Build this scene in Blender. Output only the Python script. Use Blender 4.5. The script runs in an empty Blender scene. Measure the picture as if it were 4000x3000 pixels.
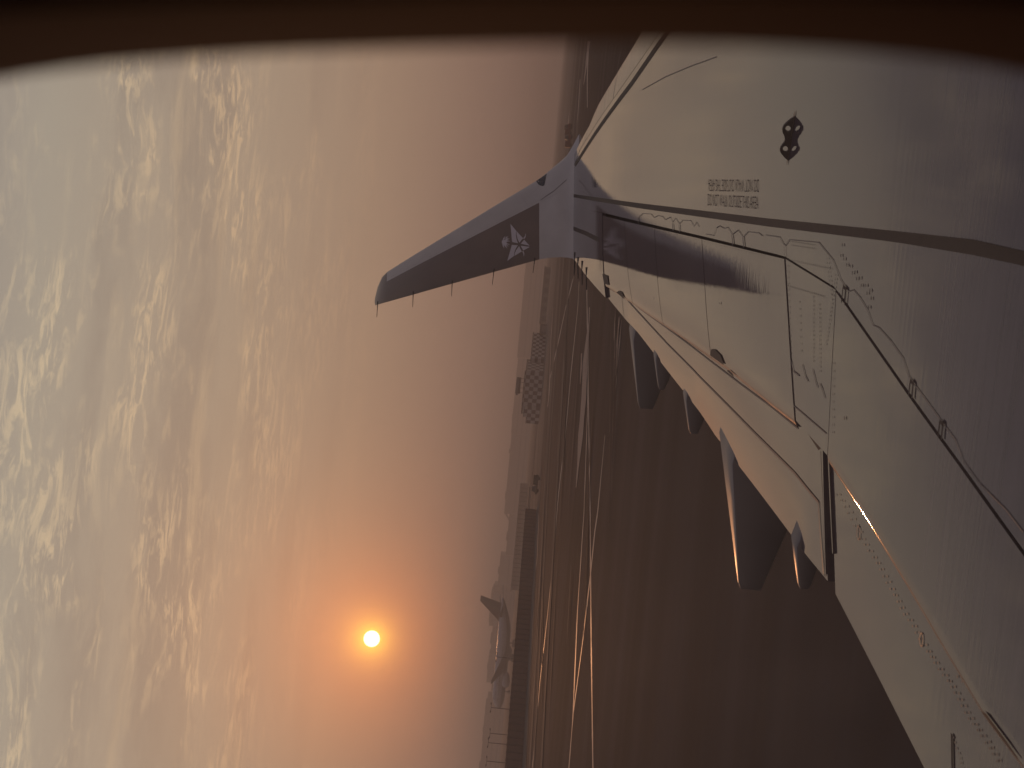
import bpy, bmesh, math, random
import numpy as np
from mathutils import Vector, Matrix
from mathutils.bvhtree import BVHTree
from mathutils.geometry import tessellate_polygon

random.seed(7)
sc = bpy.context.scene
COL = sc.collection
rad = math.radians

# ---------------------------------------------------------------- camera
FPX = 6000.0                       # focal length in photo pixels (photo 4000 x 3000)
EYE = 4.4                          # eye height above the apron, metres
U = Vector((-1.0, 0.0937, -71.0 / FPX)).normalized()      # world up seen in camera axes
D0 = Vector((0, 0, -1))
YA = (D0 - U * D0.dot(U)).normalized()
XA = YA.cross(U).normalized()
R3 = Matrix((XA, YA, U))           # camera axes -> world
C = Vector((0, 0, EYE))
cam_data = bpy.data.cameras.new('camera')
cam = bpy.data.objects.new('camera', cam_data)
COL.objects.link(cam)
cam.matrix_world = Matrix.Translation(C) @ R3.to_4x4()
cam_data.sensor_width = 36
cam_data.lens = FPX / 4000 * 36
cam_data.clip_start = 0.01
cam_data.clip_end = 30000
cam_data.dof.use_dof = True
cam_data.dof.focus_distance = 20
cam_data.dof.aperture_fstop = 13
sc.camera = cam


def ray(x, y):
    return (R3 @ Vector(((x - 2000) / FPX, (1500 - y) / FPX, -1))).normalized()


SUN = ray(1452, 2495)              # direction towards the sun
SUN_EL = math.asin(SUN.z)
SUN_AZ = math.atan2(SUN.x, SUN.y)  # from +Y towards +X

# ---------------------------------------------------------------- colour management
sc.render.engine = 'CYCLES'
sc.view_settings.view_transform = 'Standard'
sc.view_settings.look = 'None'
sc.view_settings.exposure = 0
sc.view_settings.gamma = 1
sc.cycles.use_denoising = True
sc.cycles.max_bounces = 5
sc.cycles.volume_bounces = 0
sc.cycles.sample_clamp_indirect = 4
sc.cycles.caustics_reflective = False
sc.cycles.caustics_refractive = False


# ---------------------------------------------------------------- node helpers
class NT:
    def __init__(s, tree):
        s.t = tree
        s.n = tree.nodes
        s.l = tree.links

    def add(s, kind, **kw):
        n = s.n.new(kind)
        for k, v in kw.items():
            setattr(n, k, v)
        return n

    def put(s, sock, v):
        if isinstance(v, bpy.types.NodeSocket):
            s.l.new(v, sock)
        elif v is not None:
            sock.default_value = v

    def math(s, op, a, b=None, c=None, clamp=False):
        n = s.add('ShaderNodeMath', operation=op, use_clamp=clamp)
        s.put(n.inputs[0], a)
        if b is not None:
            s.put(n.inputs[1], b)
        if c is not None:
            s.put(n.inputs[2], c)
        return n.outputs[0]

    def vmath(s, op, a, b=None):
        n = s.add('ShaderNodeVectorMath', operation=op)
        s.put(n.inputs[0], a)
        if b is not None:
            s.put(n.inputs[1], b)
        return n.outputs['Value'] if op in ('DOT_PRODUCT', 'LENGTH') else n.outputs['Vector']

    def mix(s, f, a, b, blend='MIX'):
        n = s.add('ShaderNodeMix', data_type='RGBA', blend_type=blend)
        s.put(n.inputs[0], f)
        s.put(n.inputs[6], a)
        s.put(n.inputs[7], b)
        return n.outputs[2]

    def ramp(s, f, stops, interp='LINEAR'):
        n = s.add('ShaderNodeValToRGB')
        cr = n.color_ramp
        cr.interpolation = interp
        while len(cr.elements) < len(stops):
            cr.elements.new(0.5)
        for e, (p, c) in zip(cr.elements, stops):
            e.position = p
            e.color = (*c, 1) if not isinstance(c, (int, float)) else (c, c, c, 1)
        s.put(n.inputs[0], f)
        return n.outputs[0]

    def noise(s, vec, scale, detail=4, rough=0.5, dist=0.0):
        n = s.add('ShaderNodeTexNoise')
        s.put(n.inputs['Vector'], vec)
        n.inputs['Scale'].default_value = scale
        n.inputs['Detail'].default_value = detail
        n.inputs['Roughness'].default_value = rough
        n.inputs['Distortion'].default_value = dist
        return n.outputs['Fac']

    def maprange(s, v, a, b, c, d, smooth=False):
        n = s.add('ShaderNodeMapRange')
        if smooth:
            n.interpolation_type = 'SMOOTHSTEP'
        s.put(n.inputs[0], v)
        for i, q in enumerate((a, b, c, d)):
            n.inputs[i + 1].default_value = q
        return n.outputs[0]

    def comb(s, x, y, z):
        n = s.add('ShaderNodeCombineXYZ')
        for i, v in enumerate((x, y, z)):
            s.put(n.inputs[i], v)
        return n.outputs[0]

    def sep(s, v):
        n = s.add('ShaderNodeSeparateXYZ')
        s.put(n.inputs[0], v)
        return n.outputs


# ---------------------------------------------------------------- world: dusty evening sky
w = bpy.data.worlds.new('World')
sc.world = w
w.use_nodes = True
N = NT(w.node_tree)
N.n.clear()
out = N.add('ShaderNodeOutputWorld')
bg = N.add('ShaderNodeBackground')
N.l.new(bg.outputs[0], out.inputs[0])
tc = N.add('ShaderNodeTexCoord')
dirv = N.vmath('NORMALIZE', tc.outputs['Generated'])
dx, dy, dz = N.sep(dirv)
zpos = N.math('MAXIMUM', dz, 0.0)
base = N.ramp(zpos, [
    (0.00, (0.265, 0.170, 0.134)),
    (0.05, (0.310, 0.200, 0.150)),
    (0.11, (0.390, 0.268, 0.190)),
    (0.19, (0.420, 0.322, 0.236)),
    (0.31, (0.400, 0.356, 0.288)),
    (0.43, (0.235, 0.215, 0.225)),
    (0.60, (0.175, 0.165, 0.200)),
    (1.00, (0.130, 0.135, 0.185))])
cosg = N.vmath('DOT_PRODUCT', dirv, tuple(SUN))
gam = N.math('MULTIPLY', N.math('ARCCOSINE', N.math('MINIMUM', cosg, 1.0)), 180 / math.pi)
# the half of the sky away from the sun is dimmer and cooler
side = N.maprange(cosg, -1, 1, 0, 1)
base = N.mix(side, N.mix(1.0, base, (0.52, 0.48, 0.56, 1), 'MULTIPLY'), base)
# physical sky underneath (sun disc off), small share
sky = N.add('ShaderNodeTexSky', sky_type='NISHITA', sun_disc=False)
sky.sun_elevation = SUN_EL
sky.sun_rotation = SUN_AZ
sky.dust_density = 6
sky.air_density = 1.5
skyc = N.mix(1.0, sky.outputs[0], (0.002, 0.002, 0.002, 1), 'MULTIPLY')
# cloud sheet: horizontal layer seen in perspective
inv = N.math('DIVIDE', 1.0, N.math('ADD', zpos, 0.035))
cxp = N.math('MULTIPLY', dx, inv)
cyp = N.math('MULTIPLY', dy, inv)
cvec = N.comb(cxp, cyp, 0.0)
cvec2 = N.comb(N.math('MULTIPLY', cxp, 0.8), N.math('MULTIPLY', cyp, 1.0), 3.7)
warp = N.add('ShaderNodeTexNoise')
N.l.new(cvec, warp.inputs['Vector'])
warp.inputs['Scale'].default_value = 2.6
warp.inputs['Detail'].default_value = 3
wv = N.vmath('SCALE', N.vmath('SUBTRACT', warp.outputs['Color'], (0.5, 0.5, 0.5)))
wv.node.inputs['Scale'].default_value = 0.30
cw_ = N.vmath('ADD', cvec, wv)
big = N.noise(N.vmath('MULTIPLY', cw_, (1.0, 0.8, 1)), 1.7, 4, 0.6)
fine = N.noise(N.vmath('ADD', N.vmath('MULTIPLY', cw_, (0.55, 0.95, 1)), (3.1, 1.7, 3.7)), 19.0, 10, 0.70, 0.5)
wisp = N.noise(N.vmath('MULTIPLY', cw_, (0.30, 1.2, 1)), 3.2, 9, 0.62)
mask = N.math('MULTIPLY', N.maprange(big, 0.42, 0.60, 0, 1, True), N.maprange(fine, 0.47, 0.60, 0, 1, True))
mask = N.math('ADD', mask, N.math('MULTIPLY', N.maprange(wisp, 0.52, 0.70, 0, 1, True), 0.45))
hi = N.maprange(zpos, 0.07, 0.24, 0.0, 1, True)
cloud = N.math('MULTIPLY', mask, N.math('MULTIPLY', hi, 0.66), clamp=True)
dark = N.maprange(N.noise(N.vmath('ADD', N.vmath('MULTIPLY', cw_, (0.5, 0.8, 1)), (0, 0, 9.1)), 2.1, 5, 0.55), 0.46, 0.64, 0, 0.38, True)
dark = N.math('MULTIPLY', dark, hi)
col = N.mix(dark, base, N.mix(1.0, base, (0.60, 0.60, 0.66, 1), 'MULTIPLY'))
ccol = N.mix(1.0, base, (1.80, 1.62, 1.32, 1), 'MULTIPLY')
col = N.mix(cloud, col, ccol)
# aureole of the low sun in the dust
g1 = N.math('EXPONENT', N.math('MULTIPLY', gam, -1 / 2.3))
g2 = N.math('EXPONENT', N.math('MULTIPLY', N.math('MULTIPLY', gam, gam), -1 / 0.9))
g3 = N.math('EXPONENT', N.math('MULTIPLY', gam, -1 / 14.0))
g4 = N.math('EXPONENT', N.math('MULTIPLY', N.math('MULTIPLY', gam, gam), -1 / 0.22))


def scale_col(f, c):
    return N.mix(1.0, (*c, 1), N.comb(f, f, f), 'MULTIPLY')


for f, c in ((g1, (1.10, 0.235, 0.0)), (g2, (0.55, 0.32, 0.03)), (g3, (0.05, 0.015, 0.0)), (g4, (0.6, 0.6, 0.0))):
    col = N.mix(1.0, col, scale_col(f, c), 'ADD')
col = N.mix(1.0, col, skyc, 'ADD')
disc = N.maprange(gam, 0.27, 0.31, 1, 0)
col = N.mix(disc, col, (4.0, 3.3, 2.0, 1))
N.l.new(col, bg.inputs[0])
bg.inputs[1].default_value = 1.0
w.cycles.sampling_method = 'MANUAL'
w.cycles.sample_map_resolution = 512

# ---------------------------------------------------------------- sun
sl = bpy.data.lights.new('sun', 'SUN')
sun = bpy.data.objects.new('sun', sl)
COL.objects.link(sun)
sl.energy = 0.55
sl.angle = rad(0.6)
sl.color = (1.0, 0.42, 0.17)
sun.rotation_euler = (-SUN).to_track_quat('-Z', 'Y').to_euler()
sun.location = (0, 0, 60)

# ---------------------------------------------------------------- materials
MATS = {}


def mat(name, col, rough=0.5, metal=0.0, spec=0.5, build=None, coat=0.0):
    if name in MATS:
        return MATS[name]
    m = bpy.data.materials.new(name)
    m.use_nodes = True
    t = NT(m.node_tree)
    b = m.node_tree.nodes['Principled BSDF']
    b.inputs['Base Color'].default_value = (*col, 1)
    b.inputs['Roughness'].default_value = rough
    b.inputs['Metallic'].default_value = metal
    b.inputs['Specular IOR Level'].default_value = spec
    b.inputs['Coat Weight'].default_value = coat
    if build:
        build(t, b)
    MATS[name] = m
    return m


def mottled(col, amt=0.25, scale=3.0, stretch=(1, 1, 1), rough=None):
    """plain surface with soft uneven colour and gloss"""
    def f(t, b):
        tcn = t.add('ShaderNodeTexCoord')
        v = t.vmath('MULTIPLY', tcn.outputs['Object'], stretch)
        nz = t.noise(v, scale, 6, 0.6)
        fac = t.maprange(nz, 0.3, 0.7, 1 - amt, 1 + amt)
        t.l.new(t.mix(1.0, (*col, 1), t.comb(fac, fac, fac), 'MULTIPLY'), b.inputs['Base Color'])
        if rough:
            t.l.new(t.maprange(nz, 0.3, 0.7, rough[0], rough[1]), b.inputs['Roughness'])
    return f


def wing_paint(col, rlo, rhi, bump=0.25):
    def f(t, b):
        tcn = t.add('ShaderNodeTexCoord')
        o = tcn.outputs['Object']
        st = t.noise(t.vmath('MULTIPLY', o, (0.35, 9.0, 0.0)), 2.0, 7, 0.65)       # airflow streaks along the chord
        st2 = t.noise(t.vmath('MULTIPLY', o, (0.5, 40.0, 0.0)), 1.0, 3, 0.5)
        soft = t.noise(o, 0.9, 5, 0.55, 0.5)
        fac = t.math('MULTIPLY', t.maprange(st, 0.3, 0.7, 0.74, 1.16), t.maprange(soft, 0.3, 0.7, 0.85, 1.12))
        t.l.new(t.mix(1.0, (*col, 1), t.comb(fac, fac, t.math('MULTIPLY', fac, 0.985)), 'MULTIPLY'), b.inputs['Base Color'])
        t.l.new(t.math('ADD', t.maprange(st, 0.3, 0.7, rlo, rhi), t.maprange(soft, 0.35, 0.65, -0.02, 0.03)), b.inputs['Roughness'])
        bp = t.add('ShaderNodeBump')
        bp.inputs['Strength'].default_value = bump
        bp.inputs['Distance'].default_value = 0.001
        h = t.math('ADD', st2, t.math('MULTIPLY', t.noise(o, 1.6, 2, 0.5), 2.0))
        t.l.new(h, bp.inputs['Height'])
        t.l.new(bp.outputs[0], b.inputs['Normal'])
        # clear coat over the paint: strong sheen at grazing angles only
        b.inputs['Specular IOR Level'].default_value = 0.36
        b.inputs['Coat Weight'].default_value = 0.12
        b.inputs['Coat IOR'].default_value = 1.33
        b.inputs['Coat Roughness'].default_value = 0.02
        t.l.new(bp.outputs[0], b.inputs['Coat Normal'])
    return f


M_WING = mat('wing_grey_paint', (0.082, 0.064, 0.080), build=wing_paint((0.082, 0.064, 0.080), 0.007, 0.028))
M_FLAP = mat('flap_sunlit_grey', (0.090, 0.066, 0.074), build=wing_paint((0.090, 0.066, 0.074), 0.010, 0.035))  # pinker than the wing box: sunlight on the aft slopes put into the colour
M_SLAT = mat('slat_pale_paint', (0.16, 0.135, 0.135), build=wing_paint((0.16, 0.135, 0.135), 0.10, 0.2))
M_LIP = mat('worn_lip_paint', (0.09, 0.066, 0.064), 0.06, spec=0.10, build=mottled((0.09, 0.066, 0.064), 0.2, 12, rough=(0.045, 0.075)))
M_BAY = mat('dark_bay', (0.02, 0.018, 0.017), 0.7)
M_STRIPE = mat('walkway_stripe', (0.05, 0.038, 0.028), 0.55, spec=0.12, build=mottled((0.045, 0.034, 0.026), 0.15, 8, (0.3, 4, 1)))
M_SEAL = mat('sealant_line', (0.13, 0.112, 0.106), 0.45, spec=0.3)
M_GAP = mat('panel_gap', (0.012, 0.011, 0.011), 0.8)
M_TEXT = mat('stencil_paint', (0.085, 0.066, 0.056), 0.5, spec=0.25)
M_RIVET = mat('rivet_grime', (0.05, 0.045, 0.045), 0.5)
M_WLIGHT = mat('winglet_grey', (0.64, 0.61, 0.56), build=mottled((0.64, 0.61, 0.56), 0.08, 3, rough=(0.3, 0.4)))
M_WDARK = mat('winglet_dark_livery', (0.19, 0.138, 0.105), build=mottled((0.19, 0.138, 0.105), 0.15, 2, rough=(0.3, 0.42)))
M_EMBLEM = mat('emblem_silver', (0.72, 0.68, 0.70), 0.45)
M_FAIR = mat('fairing_grey', (0.13, 0.115, 0.115), build=mottled((0.13, 0.115, 0.115), 0.1, 3, rough=(0.34, 0.44)))
M_STEEL = mat('dark_bracket_metal', (0.05, 0.042, 0.036), 0.5, 0.0, build=mottled((0.05, 0.042, 0.036), 0.3, 30))
M_RUST = mat('bracket_sealant', (0.30, 0.20, 0.12), 0.6)
M_WICK = mat('wick_black', (0.02, 0.02, 0.02), 0.5)
M_LENS = mat('lamp_recess_dark', (0.03, 0.03, 0.03), 0.15)
M_CHROME = mat('lamp_reflector', (0.6, 0.58, 0.56), 0.25, 0.6)


# ---------------------------------------------------------------- object helpers
def tag(o, label=None, cat=None, group=None, kind=None):
    if label:
        o['label'] = label
    if cat:
        o['category'] = cat
    if group:
        o['group'] = group
    if kind:
        o['kind'] = kind
    return o


def mesh_obj(name, verts, faces, mats, parent=None, smooth=False, midx=None):
    me = bpy.data.meshes.new(name)
    me.from_pydata([tuple(v) for v in verts], [], faces)
    if not isinstance(mats, (list, tuple)):
        mats = [mats]
    for m in mats:
        me.materials.append(m)
    if midx is not None:
        me.polygons.foreach_set('material_index', midx)
    if smooth:
        me.polygons.foreach_set('use_smooth', [True] * len(me.polygons))
    me.validate()
    me.update()
    bm = bmesh.new()
    bm.from_mesh(me)
    bmesh.ops.recalc_face_normals(bm, faces=bm.faces)
    bm.to_mesh(me)
    bm.free()
    o = bpy.data.objects.new(name, me)
    COL.objects.link(o)
    if parent:
        o.parent = parent
    return o


def empty(name, loc=(0, 0, 0), rz=0.0):
    o = bpy.data.objects.new(name, None)
    o.empty_display_size = 0.5
    COL.objects.link(o)
    o.location = loc
    o.rotation_euler = (0, 0, rz)
    return o


def sharp(o, deg=35):
    """smooth shading with sharp creases kept"""
    me = o.data
    me.polygons.foreach_set('use_smooth', [True] * len(me.polygons))
    me.set_sharp_from_angle(angle=rad(deg))
    return o


class MB:
    """collects boxes and tubes into ONE mesh"""
    def __init__(s):
        s.v = []
        s.f = []
        s.m = []

    def box(s, x0, x1, y0, y1, z0, z1, m=0):
        b = len(s.v)
        s.v += [(x, y, z) for z in (z0, z1) for y in (y0, y1) for x in (x0, x1)]
        for q in ((0, 2, 3, 1), (4, 5, 7, 6), (0, 1, 5, 4), (2, 6, 7, 3), (0, 4, 6, 2), (1, 3, 7, 5)):
            s.f.append([b + i for i in q])
            s.m.append(m)
        return s

    def tube(s, p, q, r0, r1=None, k=8, m=0, cap=True):
        r1 = r0 if r1 is None else r1
        p, q = Vector(p), Vector(q)
        a = (q - p).normalized()
        e = a.orthogonal().normalized()
        g = a.cross(e)
        b = len(s.v)
        for c, r in ((p, r0), (q, r1)):
            for i in range(k):
                t = 2 * math.pi * i / k
                s.v.append(tuple(c + e * (r * math.cos(t)) + g * (r * math.sin(t))))
        for i in range(k):
            j = (i + 1) % k
            s.f.append([b + i, b + j, b + k + j, b + k + i])
            s.m.append(m)
        if cap:
            s.f.append([b + i for i in reversed(range(k))])
            s.f.append([b + k + i for i in range(k)])
            s.m += [m, m]
        return s

    def rings(s, rings, m=0, cap=True, closed=True):
        """loft through rings of equal point count"""
        b = len(s.v)
        k = len(rings[0])
        for r in rings:
            s.v += [tuple(p) for p in r]
        for a in range(len(rings) - 1):
            for i in range(k if closed else k - 1):
                j = (i + 1) % k
                s.f.append([b + a * k + i, b + a * k + j, b + (a + 1) * k + j, b + (a + 1) * k + i])
                s.m.append(m)
        if cap:
            s.f.append([b + i for i in reversed(range(k))])
            e = b + (len(rings) - 1) * k
            s.f.append([e + i for i in range(k)])
            s.m += [m, m]
        return s

    def build(s, name, mats, parent=None, smooth=False):
        o = mesh_obj(name, s.v, s.f, mats, parent, False, s.m)
        return sharp(o) if smooth else o


# ================================================================ THE SETTING: ground
def ground_hit(x, y, z=0.0):
    d = ray(x, y)
    t = (z - C.z) / d.z
    return C + d * t


def asphalt(t, b):
    tcn = t.add('ShaderNodeTexCoord')
    o = tcn.outputs['Object']
    fine = t.noise(o, 0.9, 8, 0.7)
    patch = t.noise(t.vmath('MULTIPLY', o, (0.012, 0.05, 1)), 1.0, 6, 0.6, 0.4)
    streak = t.noise(t.vmath('MULTIPLY', o, (0.006, 0.16, 1)), 1.0, 6, 0.6)
    k = t.math('MULTIPLY', t.maprange(patch, 0.3, 0.7, 0.65, 1.4), t.maprange(streak, 0.3, 0.7, 0.5, 1.6))
    k = t.math('MULTIPLY', k, t.maprange(fine, 0.3, 0.7, 0.85, 1.15))
    t.l.new(t.mix(1.0, (0.030, 0.0265, 0.0275, 1), t.comb(k, k, k), 'MULTIPLY'), b.inputs['Base Color'])
    t.l.new(t.maprange(fine, 0.3, 0.7, 0.88, 0.96), b.inputs['Roughness'])


M_ASPH = mat('asphalt', (0.055, 0.046, 0.04), 0.9, spec=0.05, build=asphalt)
M_CONC = mat('pale_concrete', (0.065, 0.055, 0.048), 0.85, spec=0.2, build=mottled((0.065, 0.055, 0.048), 0.3, 0.08, (0.2, 2, 1)))
M_LINE = mat('worn_line_paint', (0.42, 0.33, 0.25), 0.55, build=mottled((0.42, 0.33, 0.25), 0.35, 0.5, (0.15, 1.5, 1)))
M_SPILL = mat('sandy_strip', (0.26, 0.195, 0.15), 0.7, build=mottled((0.26, 0.195, 0.15), 0.4, 0.6, (0.06, 2.0, 1)))

gv, gf = [(0, 0, 0)], []
RADII = [30, 80, 200, 500, 1200, 3000, 6500]
K = 64
for r in RADII:
    gv += [(r * math.cos(2 * math.pi * i / K), r * math.sin(2 * math.pi * i / K), 0) for i in range(K)]
for i in range(K):
    j = (i + 1) % K
    gf.append((0, 1 + i, 1 + j))
    for a in range(len(RADII) - 1):
        gf.append((1 + a * K + i, 1 + (a + 1) * K + i, 1 + (a + 1) * K + j, 1 + a * K + j))
ground = tag(mesh_obj('ground', gv, gf, M_ASPH), kind='structure')

GZ = [0.004]


def ground_strip(name, pts, mt):
    """pts: (x, y, half width in photo pixels) along the strip"""
    GZ[0] += 0.003
    z = GZ[0]
    # resample so the edge wanders a little, as worn paint does
    P = []
    for (a, b) in zip(pts[:-1], pts[1:]):
        n = max(2, int(abs(b[1] - a[1]) / 60))
        for i in range(n):
            t = i / n
            P.append(tuple(a[k] + (b[k] - a[k]) * t for k in range(3)))
    P.append(pts[-1])
    v, f = [], []
    for (x, y, hw) in P:
        hw *= random.uniform(0.55, 0.95) if 'line' in name else random.uniform(0.8, 1.2)
        v.append(ground_hit(x - hw, y, z))
        v.append(ground_hit(x + hw, y, z))
    for i in range(len(P) - 1):
        f.append((2 * i, 2 * i + 1, 2 * i + 3, 2 * i + 2))
    return mesh_obj(name, v, f, mt, ground)


L = 2.2
ground_strip('painted_line', [(2292, 1120, L), (2296, 1400, L), (2299, 1600, L), (2305, 2000, L), (2309, 2500, L + .4), (2316, 3000, L + .6), (2330, 3900, 3)], M_LINE)
ground_strip('painted_line', [(2302, 1200, 1.6), (2295, 1600, 1.7), (2281, 2000, 1.7), (2255, 2400, 1.8), (2238, 2800, 2), (2222, 3000, 2.2), (2150, 3900, 2.2)], M_LINE)
ground_strip('painted_line', [(2363, 1700, 1.2), (2335, 1996, 2), (2323, 2080, 3), (2308, 2232, 2.5), (2274, 2520, 2), (2240, 2780, 2)], M_LINE)
ground_strip('painted_line', [(2262, 1100, 1.3), (2257, 1200, 1.3), (2231, 1450, 1.4), (2209, 1694, 1.4), (2181, 1937, 1.4), (2160, 2190, 1.5), (2139, 2400, 1.5), (2110, 2655, 1.5), (2084, 2950, 1.5), (2000, 3800, 1.5)], M_LINE)
ground_strip('painted_line', [(2241, 1080, 1.6), (2210, 1200, 2.0), (2180, 1340, 1.8), (2148, 1480, 1.8), (2143, 1560, 1.6), (2139, 1590, 0.8)], M_LINE)
ground_strip('painted_line', [(2160, 1200, 1.0), (2152, 1330, 1.1), (2147, 1480, 1.2)], M_LINE)
ground_strip('painted_line', [(2300, 160, 6), (2292, 240, 5), (2284, 300, 3), (2280, 330, 1)], M_SPILL)
ground_strip('painted_line', [(2298, 200, 1.5), (2294, 300, 1.8), (2294, 420, 1.5)], M_LINE)
ground_strip('painted_line', [(2266, 310, 1.2), (2259, 420, 1.6), (2254, 480, 1)], M_LINE)
ground_strip('painted_line', [(2226, 400, 1.0), (2221, 470, 1.4), (2212, 540, 1)], M_LINE)
ground_strip('painted_line', [(2096, 2560, .8), (2088, 2640, 2), (2084, 2720, 1.5), (2080, 2760, .8)], M_LINE)
ground_strip('painted_line', [(2120, 1560, 1), (2100, 1900, 1), (2104, 2030, 1.3), (2098, 2180, 1.4), (2082, 2300, 1.2), (2060, 2700, 1)], M_SPILL)
ground_strip('sandy_strip', [(2300, 1260, 2), (2286, 1420, 9), (2280, 1560, 11), (2268, 1700, 8), (2258, 1819, 4), (2250, 1905, 1)], M_SPILL)
ground_strip('sandy_strip', [(2272, 1380, 2), (2270, 1440, 3), (2266, 1500, 1)], M_SPILL)
for (xa, ya, xb, yb, hw) in ((2404, 1215, 2398, 1330, 2), (2417, 1240, 2405, 1470, 3), (2428, 1250, 2410, 1440, 2.2), (2422, 1235, 2401, 1400, 1.6), (2410, 1460, 2405, 1520, 1)):
    ground_strip('sandy_strip', [(xa, ya, .6), ((xa + xb) / 2, (ya + yb) / 2, hw), (xb, yb, .5)], M_SPILL)
# pale concrete belts on the far side of the apron
for (x0, x1, x2, hw) in ((2200, 2113, 2062, 7), (2213, 2140, 2085, 3.5), (2230, 2150, 2100, 2), (2245, 2186, 2130, 3), (2190, 2100, 2050, 4)):
    ground_strip('concrete_belt', [(x0 + 85, -300, hw), (x0 + 10, 500, hw), (x1, 1700, hw), (x2, 2700, hw), (x2 - 65, 3900, hw)], M_CONC)

# thin worn streaks and tyre tracks along the taxiways
M_STREAK = mat('pale_streak', (0.095, 0.082, 0.072), 0.85, spec=0.1, build=mottled((0.095, 0.082, 0.072), 0.5, 0.4, (0.05, 2.0, 1)))
M_TRACK = mat('tyre_track', (0.012, 0.012, 0.012), 0.85, spec=0.1, build=mottled((0.012, 0.012, 0.012), 0.3, 0.4, (0.05, 2.0, 1)))
for i in range(26):
    y0 = random.uniform(250, 2400)
    ln = random.uniform(250, 900)
    x0 = 2071 - 0.0937 * (y0 - 1500) + random.uniform(55, 330)
    sl_ = random.uniform(-0.09, 0.0)
    hw = random.uniform(0.7, 1.8)
    ground_strip('worn_streak', [(x0, y0, hw * .3), (x0 + sl_ * ln * .5, y0 + ln * .5, hw), (x0 + sl_ * ln, y0 + ln, hw * .3)], M_TRACK if i % 3 == 0 else M_STREAK)

# ================================================================ OUR AIRLINER: wing seen from the cabin window
YAW = rad(24)
FV = Vector((math.cos(YAW), -math.sin(YAW), 0))    # towards the nose
NV = Vector((math.sin(YAW), math.cos(YAW), 0))     # out along the left wing
PITCHED = 0.038                                     # the aircraft sits slightly nose-up
H0, SL = 1.75, 0.098                               # wing plane below the eye, dihedral slope


def loc3(p):
    return Vector((p.dot(FV), p.dot(NV), p.z))


CL = loc3(C)


def lray(x, y):
    return loc3(ray(x, y))


def flat_hit(x, y):
    d = lray(x, y)
    t = (H0 - 1.2 * PITCHED) / (SL * d.y + PITCHED * d.x - d.z)
    return CL + d * t


def lerp_fn(pts):
    """f as a function of n through points, straight beyond both ends"""
    q = sorted((p.y, p.x) for p in pts)
    ns = [a for a, _ in q]
    fs = [b for _, b in q]

    def fn(n):
        if n <= ns[0]:
            return fs[0] + (n - ns[0]) * (fs[1] - fs[0]) / (ns[1] - ns[0])
        if n >= ns[-1]:
            return fs[-1] + (n - ns[-1]) * (fs[-1] - fs[-2]) / (ns[-1] - ns[-2])
        return float(np.interp(n, ns, fs))
    fn.n0, fn.n1 = ns[0], ns[-1]
    return fn


LE_IMG = [(2262, 512), (2341, 391), (2398, 293), (2470, 172)]
TE_IMG = [(2241, 1007), (2300, 1089), (2439, 1253), (2612, 1468), (2781, 1700), (3221, 2276), (3588, 3000)]
fLE0 = lerp_fn([flat_hit(*p) for p in LE_IMG])
fTE0 = lerp_fn([flat_hit(*p) for p in TE_IMG])


def wing_z(f, n):
    a, b = fLE0(n), fTE0(n)
    ch = max(0.7, a - b)
    c = (a - f) / ch
    q = min(1.0, max(0.0, (15.5 - n) / 9.0))
    twist = PITCHED - 0.004 + 0.050 * q * q * (3 - 2 * q)              # wash-out: more nose-up inboard
    z = EYE - H0 + SL * n + twist * (f + 1.2) - 0.0012 * (n - 8.0) ** 2  # tips droop a little on the ground
    z -= ch * 0.006 * max(0.0, c - 0.5) ** 2
    z -= ch * 0.40 * max(0.0, c - 0.80) ** 2 * min(1.0, max(0.0, (15.0 - n) / 2.5)) * min(1.0, max(0.10, (n - 6.0) / 3.5))
    z -= ch * 0.5 * max(0.0, 0.06 - c) ** 2
    return z


def wing_hit(x, y):
    d = lray(x, y)

    def g(t):
        p = CL + d * t
        return p.z - wing_z(p.x, p.y)
    t0, t1 = 0.5, None
    t = 0.5
    while t < 60:
        t += 0.2
        if g(t) < 0:
            t1 = t
            break
        t0 = t
    if t1 is None:
        return flat_hit(x, y)
    for _ in range(40):
        m = (t0 + t1) / 2
        if g(m) > 0:
            t0 = m
        else:
            t1 = m
    p = CL + d * t0
    return Vector((p.x, p.y, wing_z(p.x, p.y)))


airliner = tag(empty('airliner', (0, 0, 0), -YAW),
               'pale grey wing with tall dark winglet, filling the right half, seen from its cabin window', 'airliner')
wing = None


def resample(pts, m):
    P = [Vector(p) for p in pts]
    ln = [0.0]
    for a, b in zip(P[:-1], P[1:]):
        ln.append(ln[-1] + (b - a).length)
    res = []
    for i in range(m):
        s = ln[-1] * i / (m - 1)
        j = 0
        while j < len(P) - 2 and ln[j + 1] < s:
            j += 1
        t = (s - ln[j]) / max(1e-9, ln[j + 1] - ln[j])
        res.append(P[j].lerp(P[j + 1], t))
    return res


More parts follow.
